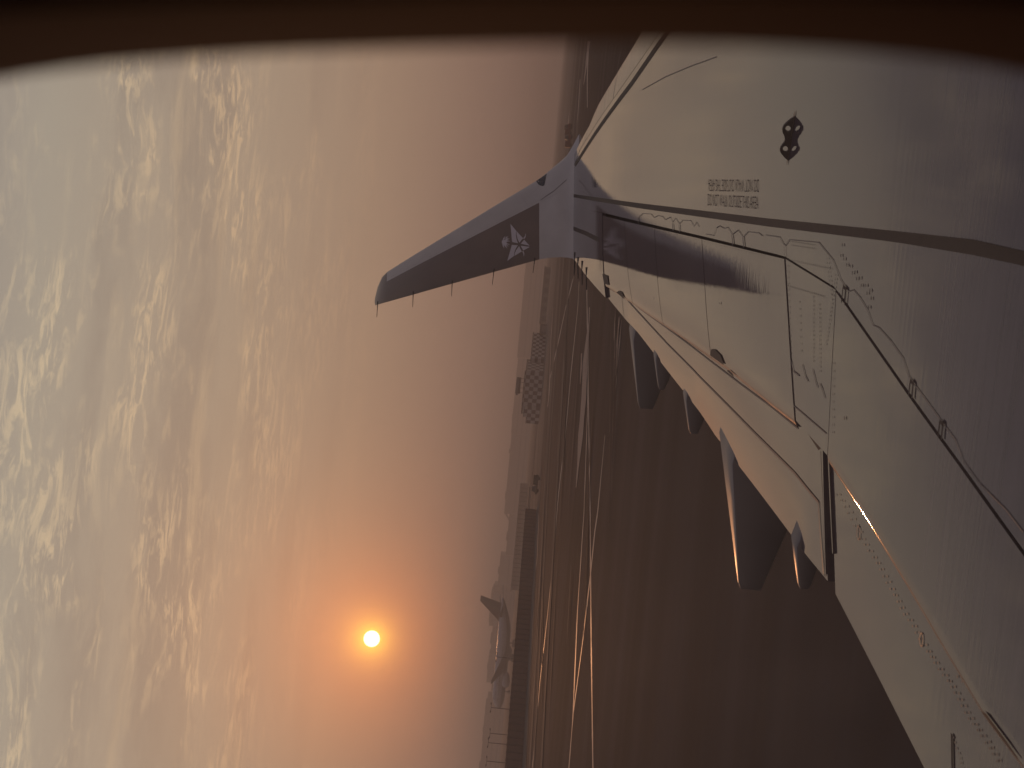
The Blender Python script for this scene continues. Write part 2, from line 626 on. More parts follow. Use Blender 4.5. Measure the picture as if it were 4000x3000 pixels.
def sheet(name, rows, off, th, mt, parent, drop=None):
    """rows[i][j]: local (f, n) points; lifted on the wing surface + off; skirt th deep all round"""
    nu, nv = len(rows), len(rows[0])
    v, f = [], []
    for r in rows:
        for j, p in enumerate(r):
            v.append((p.x, p.y, wing_z(p.x, p.y) + off - (drop[j] if drop else 0)))
    for i in range(nu - 1):
        for j in range(nv - 1):
            f.append((i * nv + j, i * nv + j + 1, (i + 1) * nv + j + 1, (i + 1) * nv + j))
    if th:
        loop = [j for j in range(nv)] + [i * nv + nv - 1 for i in range(1, nu)] + \
               [(nu - 1) * nv + j for j in range(nv - 2, -1, -1)] + [i * nv for i in range(nu - 2, 0, -1)]
        b = len(v)
        for k in loop:
            v.append((v[k][0], v[k][1], v[k][2] - th))
        for k in range(len(loop)):
            q = (k + 1) % len(loop)
            f.append((loop[k], loop[q], b + q, b + k))
    mi = None
    if drop:                                   # worn, duller paint on the trailing lip
        mi = [1 if (k < (nu - 1) * (nv - 1) and k % (nv - 1) >= nv - 4) else 0 for k in range(len(f))]
    o = mesh_obj(name, v, f, [mt, M_LIP] if drop else mt, parent, False, mi)
    return sharp(o, 40)


def patch(name, A, B, off, th, mt, parent, nu=24, nv=14, inset=0.006, lip=False):
    """quad panel between image polylines A and B (both in the same direction)"""
    a = resample([wing_hit(*p) for p in A], 60)
    b = resample([wing_hit(*p) for p in B], 60)
    lu = (a[-1] - a[0]).length
    lv = (b[30] - a[30]).length
    iu, iv = inset * (1.5 if lip else 1.0) / max(lu, .01), inset / max(lv, .01)

    def at(L_, u):
        k = min(max(u, 0), 1) * 59
        j = min(int(k), 58)
        return L_[j].lerp(L_[j + 1], k - j)
    rows = []
    for i in range(nu):
        u = iu + (1 - 2 * iu) * i / (nu - 1)
        rows.append([at(a, u).lerp(at(b, u), iv + (1 - 2 * iv) * j / (nv - 1)) for j in range(nv)])
    drop = None
    if lip:                                    # rounded trailing lip that turns down towards the flap
        drop = [0.0] * nv
        for k in range(nu):
            e = (rows[k][nv - 1] - rows[k][nv - 2])
            e = Vector((e.x, e.y, 0)).normalized()
            rows[k] += [rows[k][nv - 1] + e * q for q in (0.012, 0.023, 0.031)]
        drop += [0.0018, 0.0065, 0.014]
    return sheet(name, rows, off, th, mt, parent, drop)


def n_sheet(name, fa, fb, n0, n1, off, th, mt, parent, nu=70, nv=24):
    rows = []
    for i in range(nu):
        u = i / (nu - 1)
        row = []
        for j in range(nv):
            n = n0 + (n1 - n0) * u
            for _ in range(3):                 # the tip edge runs slightly askew
                f = fa(n) + (fb(n) - fa(n)) * j / (nv - 1)
                n = n0 + (tip_n(f) - n0) * u
            row.append(Vector((f, n, 0)))
        rows.append(row)
    return sheet(name, rows, off, th, mt, parent)


E1_IMG = [(2237, 640), (2250, 612), (2395, 389), (2535, 189)]
HINGE = [(2233, 812), (2357, 841), (2559, 889), (2745, 931), (2994, 990), (3069, 1008), (3265, 1128)]
HINGE_IN = [(3271, 1136), (3302, 1180), (3561, 1551), (3681, 1717), (3748, 1808), (4000, 2158)]
SPTE = [(2365, 1110), (2418, 1145), (2473, 1181), (2591, 1262), (2781, 1392), (2838, 1430), (3000, 1561), (3110, 1646), (3237, 1787),
        (3376, 1999), (3549, 2280), (3705, 2546), (3846, 2781), (4000, 2985)]
fE1 = lerp_fn([wing_hit(*p) for p in E1_IMG[1:]])
fLE = lerp_fn([wing_hit(*p) for p in LE_IMG])
fHI = lerp_fn([wing_hit(*p) for p in HINGE + HINGE_IN])
fSP = lerp_fn([wing_hit(*p) for p in SPTE])
fTE = lerp_fn([wing_hit(*p) for p in TE_IMG])
N_TIP = wing_hit(2237, 800).y
N_ROOT = 0.30
_pl, _pt = wing_hit(2237, 640), wing_hit(2240, 1007)


def tip_n(f):
    return _pt.y + (_pl.y - _pt.y) * (f - _pt.x) / (_pl.x - _pt.x)



# wing box: upper skin from slat line to spoiler hinge line
wing = n_sheet('wing', lambda n: fE1(n) - 0.006, lambda n: fHI(n) + 0.005, N_ROOT, N_TIP, 0.0, 0.05, M_WING, airliner, 110, 30)
# leading edge slat with rounded nose
rows_v, rows_f = [], []
NU = 70
prof = [(0.0, 0.0)]
for i in range(NU):
    n = N_ROOT + (tip_n(_pl.x + .2) - N_ROOT) * i / (NU - 1)
    a, b = fE1(n) + 0.004, fLE(n) - 0.05
    pts = [Vector((a + (b - a) * j / 7, n, 0)) for j in range(8)]
    ring = [(p.x, p.y, wing_z(p.x, p.y) + 0.002) for p in pts]
    zb = ring[-1][2]
    for (df, dzz) in ((0.028, -0.018), (0.045, -0.05), (0.05, -0.09), (0.035, -0.14), (-0.03, -0.19), (-0.2, -0.24)):
        ring.append((b + df, n, zb + dzz))
    rows_v.append(ring)
k = len(rows_v[0])
vv = [p for r in rows_v for p in r]
ff = [(i * k + j, i * k + j + 1, (i + 1) * k + j + 1, (i + 1) * k + j) for i in range(NU - 1) for j in range(k - 1)]
sharp(mesh_obj('leading_edge_slat', vv, ff, M_SLAT, wing), 50)
# lower skin, closes the wing from below
rows_v = []
for i in range(40):
    n = N_ROOT + (N_TIP - N_ROOT) * i / 39
    a, b = fLE(n) - 0.02, fTE(n) + 0.05
    ring = []
    for j in range(13):
        c = j / 12
        fpos = a + (b - a) * c
        ring.append((fpos, n, wing_z(fpos, n) - 0.07 - (a - b) * 0.10 * (1 - c) * (0.4 + 0.6 * min(1, c * 4))))
    rows_v.append(ring)
k = 13
sharp(mesh_obj('lower_skin', [p for r in rows_v for p in r],
               [(i * k + j, i * k + j + 1, (i + 1) * k + j + 1, (i + 1) * k + j) for i in range(39) for j in range(12)], M_BAY, wing), 50)

# tip panel, spoilers, fixed panel, flaps
patch('tip_panel', [(2233, 804), (2300, 820), (2353, 832)], [(2241, 1009), (2300, 1089), (2366, 1163)], 0.0015, .04, M_WING, wing, inset=0.001)
DIV_T = [(2357, 841), (2441, 862), (2559, 889), (2745, 931), (3069, 1008)]
DIV_B = [(2367, 1112), (2473, 1181), (2592, 1262), (2781, 1392), (3110, 1646)]
for i in range(4):
    t0, t1, b0, b1 = DIV_T[i], DIV_T[i + 1], DIV_B[i], DIV_B[i + 1]
    mid = [p for p in SPTE if b0[0] < p[0] < b1[0]]
    patch('spoiler', [t0, t1], [b0] + mid + [b1], 0.006, .03, M_FLAP, wing, inset=0.0055, lip=True)
patch('fixed_panel', [(3069, 1008), (3268, 1130)], [(3111, 1646), (3234, 1783)], 0.002, .04, M_WING, wing, inset=0.004)
patch('spoiler', HINGE_IN + [(4300, 2580)], [(3237, 1789)] + SPTE[9:] + [(4240, 3330)], 0.006, .03, M_FLAP, wing, 40, inset=0.0045, lip=True)
patch('flap', [(2366, 1106), (2418, 1141), (2473, 1177), (2591, 1258), (2781, 1388), (2838, 1426), (3000, 1557), (3110, 1642), (3200, 1742)],
      [(2368, 1165), (2405, 1211), (2439, 1253), (2481, 1297), (2612, 1468), (2781, 1700), (2950, 1921), (3214, 2268)], -0.022, .04, M_FLAP, wing, 60, inset=0.0)
patch('flap', [(3228, 1770), (3376, 1995), (3549, 2276), (3705, 2542), (3846, 2777), (4000, 2980), (4240, 3320)],
      [(3244, 2318), (3420, 2664), (3588, 3000), (3850, 3520)], -0.022, .04, M_FLAP, wing, 60, inset=0.0)
# end ribs beside the dark slot between the flaps
for (x0, y0, x1, y1) in ((3199, 1746, 3212, 2240), (3222, 1772, 3240, 2160)):
    patch('flap_end_rib', [(x0, y0), (x1, y1)], [(x0 + 4, y0 + 2), (x1 + 3, y1 + 2)], -0.012, .06, M_FLAP, wing, 10, 3, 0)


# ---- flat marks that lie on the wing
def ribbon(name, pts, w, off, mt, parent, closed=False):
    P = [wing_hit(*p) for p in pts]
    if closed:
        P.append(P[0])
    v, f = [], []
    Q = []
    for a, b in zip(P[:-1], P[1:]):
        n = max(1, int((b - a).length / 0.12))
        Q += [a.lerp(b, i / n) for i in range(n)]
    Q.append(P[-1])
    for i, p in enumerate(Q):
        a, b = Q[max(0, i - 1)], Q[min(len(Q) - 1, i + 1)]
        d = Vector((b.x - a.x, b.y - a.y, 0)).normalized()
        s = Vector((-d.y, d.x, 0)) * (w / 2)
        for q in (p - s, p + s):
            v.append((q.x, q.y, wing_z(q.x, q.y) + off))
    for i in range(len(Q) - 1):
        f.append((2 * i, 2 * i + 1, 2 * i + 3, 2 * i + 2))
    return mesh_obj(name, v, f, mt, parent)


def band(name, A, B, off, mt, parent, m=80, k=4):
    a = resample([wing_hit(*p) for p in A], m)
    b = resample([wing_hit(*p) for p in B], m)
    return sheet(name, [[a[i].lerp(b[i], j / (k - 1)) for j in range(k)] for i in range(m)], off, 0, mt, parent)


band('walkway_stripe', [(2232, 757), (2500, 794), (2994, 853), (3500, 903), (3802, 936), (4000, 981), (4300, 1060)],
     [(2232, 769), (2500, 814), (2994, 884), (3500, 946), (3802, 996), (4000, 1038), (4300, 1125)], 0.003, M_STRIPE, wing)
ribbon('walkway_stripe', [(2232, 889), (2290, 912), (2340, 937)], 0.045, 0.003, M_STRIPE, wing)
ribbon('walkway_stripe', [(2247, 643), (2262, 620), (2420, 389), (2465, 330), (2560, 192), (2700, -5)], 0.05, 0.003, M_STRIPE, wing)
P = [wing_hit(*p) for p in ((2358, 1070), (2378, 1078), (2383, 1116), (2364, 1106))]
mesh_obj('repaired_square', [(p.x, p.y, wing_z(p.x, p.y) + .013) for p in P], [(0, 1, 2, 3)], M_STRIPE, wing)
# hinge line gap, a shallow dark groove
# panel outlines along the hinge line
SEAM = 0.0042
ribbon('sealant_seam', [(2493, 860), (2500, 845), (2512, 834), (2545, 836), (2556, 850)], SEAM, .003, M_SEAL, wing)
ribbon('sealant_seam', [(2556, 850), (2572, 842), (2590, 846), (2600, 858), (2620, 848), (2628, 868), (2640, 852), (2655, 874), (2668, 860), (2700, 862), (2712, 884), (2722, 868), (2732, 886)], SEAM, .003, M_SEAL, wing)
ribbon('sealant_seam', [(2758, 914), (2790, 920), (2800, 890), (2812, 882), (2830, 892), (2845, 888), (2862, 916), (2885, 898), (2904, 926), (2924, 905), (2965, 910), (2980, 922)], SEAM, .003, M_SEAL, wing)
ribbon('sealant_seam', [(2992, 918), (3048, 926), (3060, 950), (3070, 960), (3086, 936), (3200, 947), (3256, 1016), (3285, 1090), (3302, 1118), (3318, 1138), (3335, 1132), (3360, 1160), (3390, 1210), (3412, 1270), (3435, 1280), (3480, 1330), (3530, 1400), (3552, 1470), (3568, 1490)], SEAM, .003, M_SEAL, wing)
ribbon('sealant_seam', [(3570, 1495), (3640, 1590), (3680, 1645), (3735, 1720), (3765, 1800), (3800, 1850), (3830, 1890), (3930, 1990), (4000, 2080)], SEAM, .003, M_SEAL, wing)
ribbon('sealant_seam', [(3070, 960), (3069, 1006)], SEAM, .004, M_SEAL, wing)
for (x, y, x2, y2) in ((2494, 846, 2496, 874), (2629, 873, 2632, 902), (2655, 878, 2657, 908), (2862, 918, 2866, 958), (2905, 926, 2908, 966)):
    ribbon('hinge_fitting', [(x, y), (x2, y2)], 0.022, .005, M_SEAL, wing)
for (x, y) in ((3303, 1120), (3566, 1487), (3682, 1645)):
    ribbon('hinge_fitting', [(x - 4, y + 4), (x - 11, y + 62)], 0.014, .006, M_GAP, wing)
    ribbon('hinge_fitting', [(x + 8, y + 8), (x + 2, y + 72)], 0.014, .006, M_GAP, wing)
    ribbon('hinge_fitting', [(x - 4, y - 2), (x + 8, y + 12)], 0.014, .007, M_GAP, wing)
for seq in ([(3092, 1402), (3103, 1450), (3125, 1468)], [(3138, 1424), (3150, 1470), (3160, 1490)],
            [(3178, 1442), (3190, 1490), (3198, 1515)], [(3206, 1498), (3216, 1520), (3226, 1556)]):
    ribbon('sealant_seam', seq, .008, .005, M_SEAL, wing)
ribbon('sealant_seam', [(3105, 1586), (3231, 1694)], .006, .005, M_SEAL, wing)
# groove lines along the aft flap
ribbon('flap_groove', [(2420, 1147), (2469, 1203), (2595, 1342), (2722, 1473), (2933, 1690), (3088, 1847), (3180, 1961)], 0.013, -.0185, M_SEAL, wing)
ribbon('flap_groove', [(2425, 1152), (2490, 1205), (2620, 1300), (2750, 1400), (2880, 1500), (3000, 1590), (3100, 1672)], 0.009, -.0185, M_SEAL, wing)
ribbon('flap_groove', [(3180, 1961), (3186, 2060), (3200, 2240)], 0.012, -.0185, M_SEAL, wing)
ribbon('flap_groove', [(3190, 1760), (3200, 2000), (3206, 2250)], 0.01, -.0185, M_GAP, wing)
ribbon('flap_groove', [(3250, 1808), (3330, 1940), (3470, 2180), (3600, 2390), (3760, 2660), (3900, 2870)], 0.012, -.0185, M_SEAL, wing)
ribbon('flap_groove', [(3697, 2864), (3699, 3000), (3700, 3080)], 0.02, -.018, M_GAP, wing)
ribbon('flap_groove', [(2420, 1147), (2428, 1240)], 0.012, -.0185, M_SEAL, wing)
for (cx, cy) in ((3335, 2080), (3578, 2497)):
    ring = [(cx + 6 * math.cos(t), cy + 26 * math.sin(t)) for t in [i * math.pi / 6 for i in range(12)]]
    ribbon('access_cover', ring, .007, -.0185, M_SEAL, wing, True)
ribbon('slat_joint', [(2432, 180), (2410, 300), (2395, 385)], .012, .004, M_SEAL, wing)
ribbon('sealant_seam', [(2510, 350), (2600, 300), (2700, 258), (2800, 222)], .006, .003, M_SEAL, wing)
# grime blots at the spoiler corners
for pts in ([(2413, 1143), (2422, 1136), (2434, 1141), (2446, 1168), (2440, 1166)], [(2781, 1388), (2786, 1364), (2800, 1366), (2822, 1388), (2836, 1425), (2826, 1421)],
            [(2846, 1448), (2856, 1446), (2870, 1460), (2876, 1476)], [(3846, 2779), (3868, 2790), (3905, 2840), (3950, 2900), (3990, 2960), (3990, 2968)]):
    P = [wing_hit(*p) for p in pts]
    mesh_obj('grime_blot', [(p.x, p.y, wing_z(p.x, p.y) + .012) for p in P], [tuple(range(len(P)))], M_STRIPE, wing)
for pts in ([(3133, 1676), (3160, 1692), (3195, 1750), (3185, 1758)], [(3240, 1806), (3252, 1815), (3256, 1835), (3248, 1842)]):
    P = [wing_hit(*p) for p in pts]
    mesh_obj('seal_strip', [(p.x, p.y, wing_z(p.x, p.y) - .014) for p in P], [tuple(range(len(P)))], M_STRIPE, wing)

# rivet rows (too small to pick apart one by one)
rv, rf = [], []


def rivet(x, y, r=0.006, off=0.005):
    p = wing_hit(x, y)
    b = len(rv)
    for i in range(6):
        q = (p.x + r * math.cos(i * math.pi / 3), p.y + r * math.sin(i * math.pi / 3))
        rv.append((q[0], q[1], wing_z(*q) + off))
    rf.append(tuple(range(b, b + 6)))


def rivets(pts, n, r=0.006, off=0.005, jit=0.0):
    P = [Vector((x, y, 0)) for x, y in pts]
    for p in resample(P, n):
        rivet(p.x + random.uniform(-jit, jit), p.y + random.uniform(-jit, jit), r, off)


for o_ in (0, 14):
    rivets([(3250 + o_, 1930), (3300 + o_, 2010), (3345 + o_, 2105), (3407 + o_, 2205), (3455 + o_, 2295), (3501 + o_, 2380), (3548 + o_, 2452), (3590 + o_, 2530),
            (3645 + o_, 2610), (3700 + o_, 2690), (3752 + o_, 2790), (3800 + o_, 2860), (3838 + o_, 2915), (3870 + o_, 2970)], 44, .0055, -.0185, 2)
rivets([(3720, 2640), (3760, 2690), (3800, 2760)], 7, .0055, -.0185, 3)
rivets([(3702, 2880), (3722, 2940), (3740, 3000)], 7, .005, -.0185, 2)
rivets([(3078, 1014), (3246, 1050)], 22, .005)
rivets([(3079, 1116), (3222, 1158)], 18, .005)
rivets([(3082, 1040), (3092, 1380)], 16, .005)
rivets([(3182, 1160), (3182, 1410)], 16, .005)
rivets([(3206, 1190), (3208, 1450)], 16, .005)
rivets([(3270, 1075), (3232, 1345)], 18, .005)
rivets([(3127, 1180), (3134, 1370)], 8, .005)
rivets([(3235, 1010), (3252, 1150)], 9, .005)
rivets([(3092, 943), (3182, 957)], 14, .004)
rivets([(3096, 958), (3184, 972)], 14, .004)
rivets([(3264, 1420), (3262, 1690)], 10, .005, .01)
for (x, y) in ((3295, 957), (3289, 998), (3301, 1012), (3312, 1035), (3326, 1040), (3334, 1066), (3345, 1063), (3351, 1089), (3363, 1086), (3369, 1115), (3387, 1115), (3403, 1135), (3392, 1146), (3408, 1166), (3398, 1200)):
    rivet(x, y, .008)
rivets([(2560, 896), (2990, 1000)], 40, .004, .009)
for (x, y) in ((2517, 1136), (2558, 1166), (2819, 1185), (2574, 1307), (2500, 1050), (3309, 1634)):
    rivet(x, y, .009, .011)
rvo = mesh_obj('rivet_rows', rv, rf, M_RIVET, wing)
rvo['kind'] = 'stuff'


# stencilled warning, painted twice, once each way up
def text_mesh(txt):
    cu = bpy.data.curves.new('stencil', 'FONT')
    cu.body = txt
    cu.resolution_u = 3
    cu.offset = -0.012
    tmp = bpy.data.objects.new('stencil_tmp', cu)
    COL.objects.link(tmp)
    dg = bpy.context.evaluated_depsgraph_get()
    me = bpy.data.meshes.new_from_object(tmp.evaluated_get(dg))
    bpy.data.objects.remove(tmp)
    v = [p.co.copy() for p in me.vertices]
    f = [tuple(p.vertices) for p in me.polygons]
    bpy.data.meshes.remove(me)
    x0, x1 = min(p.x for p in v), max(p.x for p in v)
    y0, y1 = min(p.y for p in v), max(p.y for p in v)
    return [((p.x - x0) / (x1 - x0), (p.y - y0) / (y1 - y0)) for p in v], f


WARN = text_mesh('DO NOT WALK OUTSIDE THIS AREA')
for quad in (((2765, 803), (2962, 817), (2962, 768), (2765, 758)),          # bottom-left, bottom-right, top-right, top-left of the words
             ((2963, 701), (2766, 701), (2767, 747), (2963, 751))):
    a, b, c, d = [wing_hit(*p) for p in quad]
    vs = []
    for (s, t) in WARN[0]:
        p = a.lerp(b, s).lerp(d.lerp(c, s), t)
        vs.append((p.x, p.y, wing_z(p.x, p.y) + .003))
    o = mesh_obj('warning_stencil', vs, WARN[1], M_TEXT, wing)
    o['label'] = 'faded stencil reading DO NOT WALK OUTSIDE THIS AREA'

# upright two-hole anchor bracket
b0, b1 = wing_hit(3106, 446), wing_hit(3078, 630)
ax = (b1 - b0)
axn = ax.normalized()
nrm = axn.cross(Vector((0, 0, 1))).normalized()


def on_plate(x, y):
    d = lray(x, y)
    t = (b0 - CL).dot(nrm) / d.dot(nrm)
    p = CL + d * t
    return ((p - b0).dot(axn), p.z - b0.z - (ax.z / ax.length) * (p - b0).dot(axn))


S1 = 0.36166
out_img = [(1400, 405), (1345, 460), (1300, 500), (1272, 530), (1258, 565), (1262, 600), (1280, 635), (1288, 670), (1280, 705), (1258, 735),
           (1238, 765), (1232, 795), (1245, 825), (1285, 870), (1322, 905)]
outl = [on_plate(2600 + a * S1, 300 + b * S1) for a, b in out_img]
Lp = ax.length
outl = [(0.0, -0.01)] + [(min(max(a, 0), Lp), max(h, 0.0)) for a, h in outl[1:-1]] + [(Lp, -0.01)]
holes = []
for (cx, cy, rx, ry) in ((1322, 558, 30, 34), (1293, 777, 29, 33)):
    holes.append([on_plate(2600 + (cx + rx * math.cos(t)) * S1, 300 + (cy + ry * math.sin(t)) * S1) for t in [i * math.pi / 8 for i in range(16)]])
polys = [[Vector((a, h, 0)) for a, h in outl]] + [[Vector((a, h, 0)) for a, h in hh] for hh in holes]
tris = tessellate_polygon(polys)
flat = [p for q in polys for p in q]
v, f = [], []
for s in (-0.006, 0.006):
    for p in flat:
        w3 = b0 + ax.normalized() * p.x + Vector((0, 0, p.y)) + nrm * s
        v.append(w3)
n_ = len(flat)
for t in tris:
    f.append(tuple(t))
    f.append(tuple(n_ + i for i in reversed(t)))
st = 0
for q in polys:
    for i in range(len(q)):
        j = (i + 1) % len(q)
        f.append((st + i, st + j, n_ + st + j, n_ + st + i))
    st += len(q)
bracket = mesh_obj('anchor_bracket', v, f, M_STEEL, wing)
bracket['label'] = 'dark upright anchor bracket with two round holes'
foot = [b0 - axn * .02, b0 + nrm * .008, b1 + nrm * .008, b1 + axn * .025, b1 - nrm * .008, b0 - nrm * .008]
mesh_obj('bracket_sealant', [(p.x, p.y, wing_z(p.x, p.y) + .004) for p in foot], [(0, 1, 2, 3, 4, 5)], M_RUST, wing)

# ---------------------------------------------------------------- winglet
nL, nT = wing_hit(2238, 640).y, wing_hit(2241, 1007).y
SEC = [  # LE pixel, TE pixel, outward shift, turn of the section from flat (0) to upright (1)
    ((2262, 524), (2247, 1022), -0.03, 0.0), ((2240, 566), (2238, 1010), 0.02, 0.35), ((2216, 606), (2216, 1006), 0.08, 0.8),
    ((2190, 630), (2190, 1004), 0.13, 1.0), ((2150, 664), (2150, 1006), 0.20, 1), ((2107, 699), (2107, 1013), 0.25, 1),
    ((2020, 752), (2020, 1037), 0.30, 1), ((1930, 806), (1930, 1062), 0.35, 1), ((1820, 873), (1820, 1093), 0.41, 1), ((1708, 941), (1708, 1124), 0.47, 1),
    ((1610, 1001), (1610, 1152), 0.525, 1), ((1513, 1062), (1513, 1179), 0.58, 1), ((1492, 1083), (1492, 1185), 0.592, 1), ((1475, 1122), (1475, 1190), 0.60, 1),
    ((1466, 1160), (1466, 1192), 0.605, 1)]
SS = [0.0, 0.02, 0.06, 0.13, 0.2, 0.28, 0.38, 0.5, 0.62, 0.74, 0.86, 0.95, 1.0]


def plane_n(x, y, n):
    d = lray(x, y)
    return CL + d * (n / d.y)


rings = []
for (le, te, dn, turn) in SEC:
    a, b = plane_n(*le, nL + dn), plane_n(*te, nT + dn)
    ch = (a - b).length
    inner = Vector((0, -turn, 1 - turn)).normalized()
    top, bot = [], []
    for s in SS:
        th = (0.055 if turn >= 1 else 0.018) * ch * (2.6 * math.sqrt(s) * (1 - s) if s < 1 else 0) + 0.003
        p = a.lerp(b, s)
        top.append(p + inner * (th * turn))
        bot.append(p - inner * (th * (2 - turn)))
    rings.append(top + bot[::-1])
wb = MB()
kk = len(rings[0])
wb.rings(rings)
mi = []
for a in range(len(rings) - 1):
    for i in range(kk):
        idx = i if i < len(SS) - 1 else (2 * len(SS) - 2 - i)
        darkp = (5 <= a and 5 <= idx <= len(SS) - 1) or a >= 11
        mi.append(1 if darkp else 0)
mi += [0, 1]
wb.m = mi
winglet = wb.build('winglet', [M_WLIGHT, M_WDARK], airliner)
sharp(winglet, 30)
winglet['label'] = 'tall upright winglet, dark aft panel with silver palm and crossed swords emblem'
bvh = BVHTree.FromPolygons([tuple(q) for q in wb.v], wb.f)


def on_winglet(x, y, off=0.004):
    d = lray(x, y)
    h = bvh.ray_cast(CL, d)
    for _ in range(20):                # a point just past the outline slides back onto the surface
        if h[0] is not None:
            break
        x, y = x + 0.6, y + 1.0
        d = lray(x, y)
        h = bvh.ray_cast(CL, d)
    return h[0] - d * off


def decal(name, pts, mt, off=0.005, parent=None):
    P = [on_winglet(*p, off) for p in pts]
    tr = tessellate_polygon([[Vector((x, y, 0)) for x, y in pts]])
    return mesh_obj(name, P, [tuple(t) for t in tr], mt, parent or winglet)


S2 = 0.10245
EMB = [[(525, 135), (755, 415), (735, 480), (735, 580), (760, 720), (810, 880), (600, 835), (585, 800)],
       [(765, 420), (1005, 690), (865, 860), (800, 720), (760, 560), (755, 470)],
       [(1050, 745), (1260, 975), (920, 900)],
       [(580, 940), (805, 960), (740, 1060), (690, 1170), (665, 1300), (668, 1360), (405, 1555)],
       [(855, 990), (960, 1195), (680, 1360), (690, 1270), (740, 1150)],
       [(915, 975), (1250, 1015), (1240, 1035), (1015, 1160)],
       [(1015, 690), (1080, 600), (1100, 505), (1115, 560), (1105, 640), (1045, 725)],
       [(975, 1190), (1020, 1170), (1055, 1260), (1045, 1360), (1035, 1395), (1020, 1280)]]
palm = [(205, 745), (240, 765), (250, 690), (325, 600), (300, 715), (360, 640), (455, 615), (370, 690), (500, 705), (380, 765), (525, 800), (375, 825),
        (380, 870), (515, 940), (370, 915), (470, 1025), (345, 945), (415, 1095), (310, 985), (270, 930), (285, 1080), (225, 960), (215, 890), (190, 890), (210, 850), (180, 825), (215, 800)]
for q in EMB + [palm]:
    decal('emblem_piece', [(1940 + a * S2, 860 + b * S2) for a, b in q], M_EMBLEM)
# navigation lamp recess in the winglet's leading edge
S3 = 0.1206
decal('lamp_recess', [(2020 + a * S3, 640 + b * S3) for a, b in ((612, 545), (640, 600), (690, 665), (760, 705), (830, 722), (880, 690), (905, 590), (935, 420), (960, 320), (860, 385))], M_LENS, 0.006)
decal('lamp_reflector', [(2020 + a * S3, 640 + b * S3) for a, b in ((650, 535), (722, 480), (705, 590))], M_CHROME, 0.009)
# panel seam and rivets on the winglet
wr_v, wr_f = [], []


def wrivet(x, y, r=0.9):
    b = len(wr_v)
    for i in range(6):
        wr_v.append(on_winglet(x + r * math.cos(i * math.pi / 3), y + r * math.sin(i * math.pi / 3), 0.004))
    wr_f.append(tuple(range(b, b + 6)))


for (x0, y0, x1, y1, n) in ((2108, 782, 1530, 1080, 90), (2092, 782, 1900, 880, 26), (2195, 745, 2118, 786, 12), (2036, 762, 2056, 796, 5), (1913, 830, 1950, 876, 7)):
    for i in range(n):
        t = i / (n - 1)
        wrivet(x0 + (x1 - x0) * t, y0 + (y1 - y0) * t)
mesh_obj('rivet_rows', wr_v, wr_f, M_RIVET, winglet)['kind'] = 'stuff'
seam = [(2214, 702), (2190, 722), (2165, 745), (2130, 768), (2112, 782)]
sv = []
for (x, y) in seam:
    sv += [on_winglet(x, y - 1.2), on_winglet(x, y + 1.2)]
mesh_obj('panel_seam', sv, [(2 * i, 2 * i + 1, 2 * i + 3, 2 * i + 2) for i in range(4)], M_SEAL, winglet)


# static wicks on the trailing edges
def wick(x0, y0, x1, y1, n, r, parent):
    p, q = plane_n(x0, y0, n), plane_n(x1, y1, n)
    mb = MB()
    mb.tube(p + (p - q) * 0.25, p + (q - p) * 0.3, r * 1.5, r * 1.2, 6)
    mb.tube(p + (q - p) * 0.3, q, r, r * 0.8, 6)
    mb.build('static_wick', M_WICK, parent)


for (x0, y0, x1, y1) in ((1475, 1189, 1472, 1238), (1614, 1150, 1612, 1199), (1766, 1108, 1764, 1157), (1929, 1062, 1923, 1112), (2088, 1019, 2082, 1066)):
    dn = float(np.interp(x0, [1466, 1708, 2107], [0.605, 0.47, 0.25]))
    wick(x0, y0, x1, y1, nT + dn, 0.0042, winglet)
for (x0, y0, x1, y1) in ((2245, 1003, 2243, 1072), (2258, 1022, 2258, 1088), (2274, 1038, 2274, 1112), (2291, 1062, 2291, 1132)):
    p = wing_hit(x0, y0)
    wick(x0, y0, x1, y1, p.y, 0.007, wing)


# ---------------------------------------------------------------- flap track fairings
def fairing(te, secs, width, deep, label):
    p0 = wing_hit(*te)
    n0 = p0.y

    def onp(x, y):
        return plane_n(x, y, n0)
    S = []                                     # (f, z top, z bottom)
    for (tx, ty, bx, by) in secs:
        a, b = onp(tx, ty), onp(bx, by)
        S.append((a.x, a.z, b.z))
    f0, zt0, zb0 = S[-1]
    # run forward under the wing
    for df, dt, db in ((0.35, .10, deep * .25), (0.9, .2, deep * .4), (1.6, .28, deep * .3), (2.1, .36, 0.0)):
        zt = wing_z(f0 + df, n0) - dt
        S.append((f0 + df, zt, min(zb0 - db, zt - .04)))
    rings = []
    for i, (f, zt, zb) in enumerate(S):
        ww = max(0.03, width * min(1.0, (S[0][0] - f) / (S[0][0] - f0)) if i < len(secs) else width)
        n1 = n0 + ww
        up = SL * ww
        bt = min(0.010, ww * .2, (zt - zb) * .2)           # small edge rounding
        bb = min(0.05, ww * .3, (zt - zb) * .3)
        r = [(n0, zt - bt), (n0 + bt * .35, zt - bt * .3), (n0 + bt, zt), (n0 + ww * .5, zt + up * .5), (n1 - bt, zt + up), (n1, zt + up - bt),
             (n1, zb + bb), (n1 - bb * .3, zb + bb * .3), (n1 - bb, zb), (n0 + bb, zb), (n0 + bb * .3, zb + bb * .3), (n0, zb + bb), (n0, (zt + zb) / 2)]
        r = [(f, a, z) for a, z in r]
        rings.append(r)
    mb = MB()
    mb.rings(rings)
    o = mb.build('flap_track_fairing', M_FAIR, airliner)
    sharp(o, 28)
    if label:
        o['label'] = label


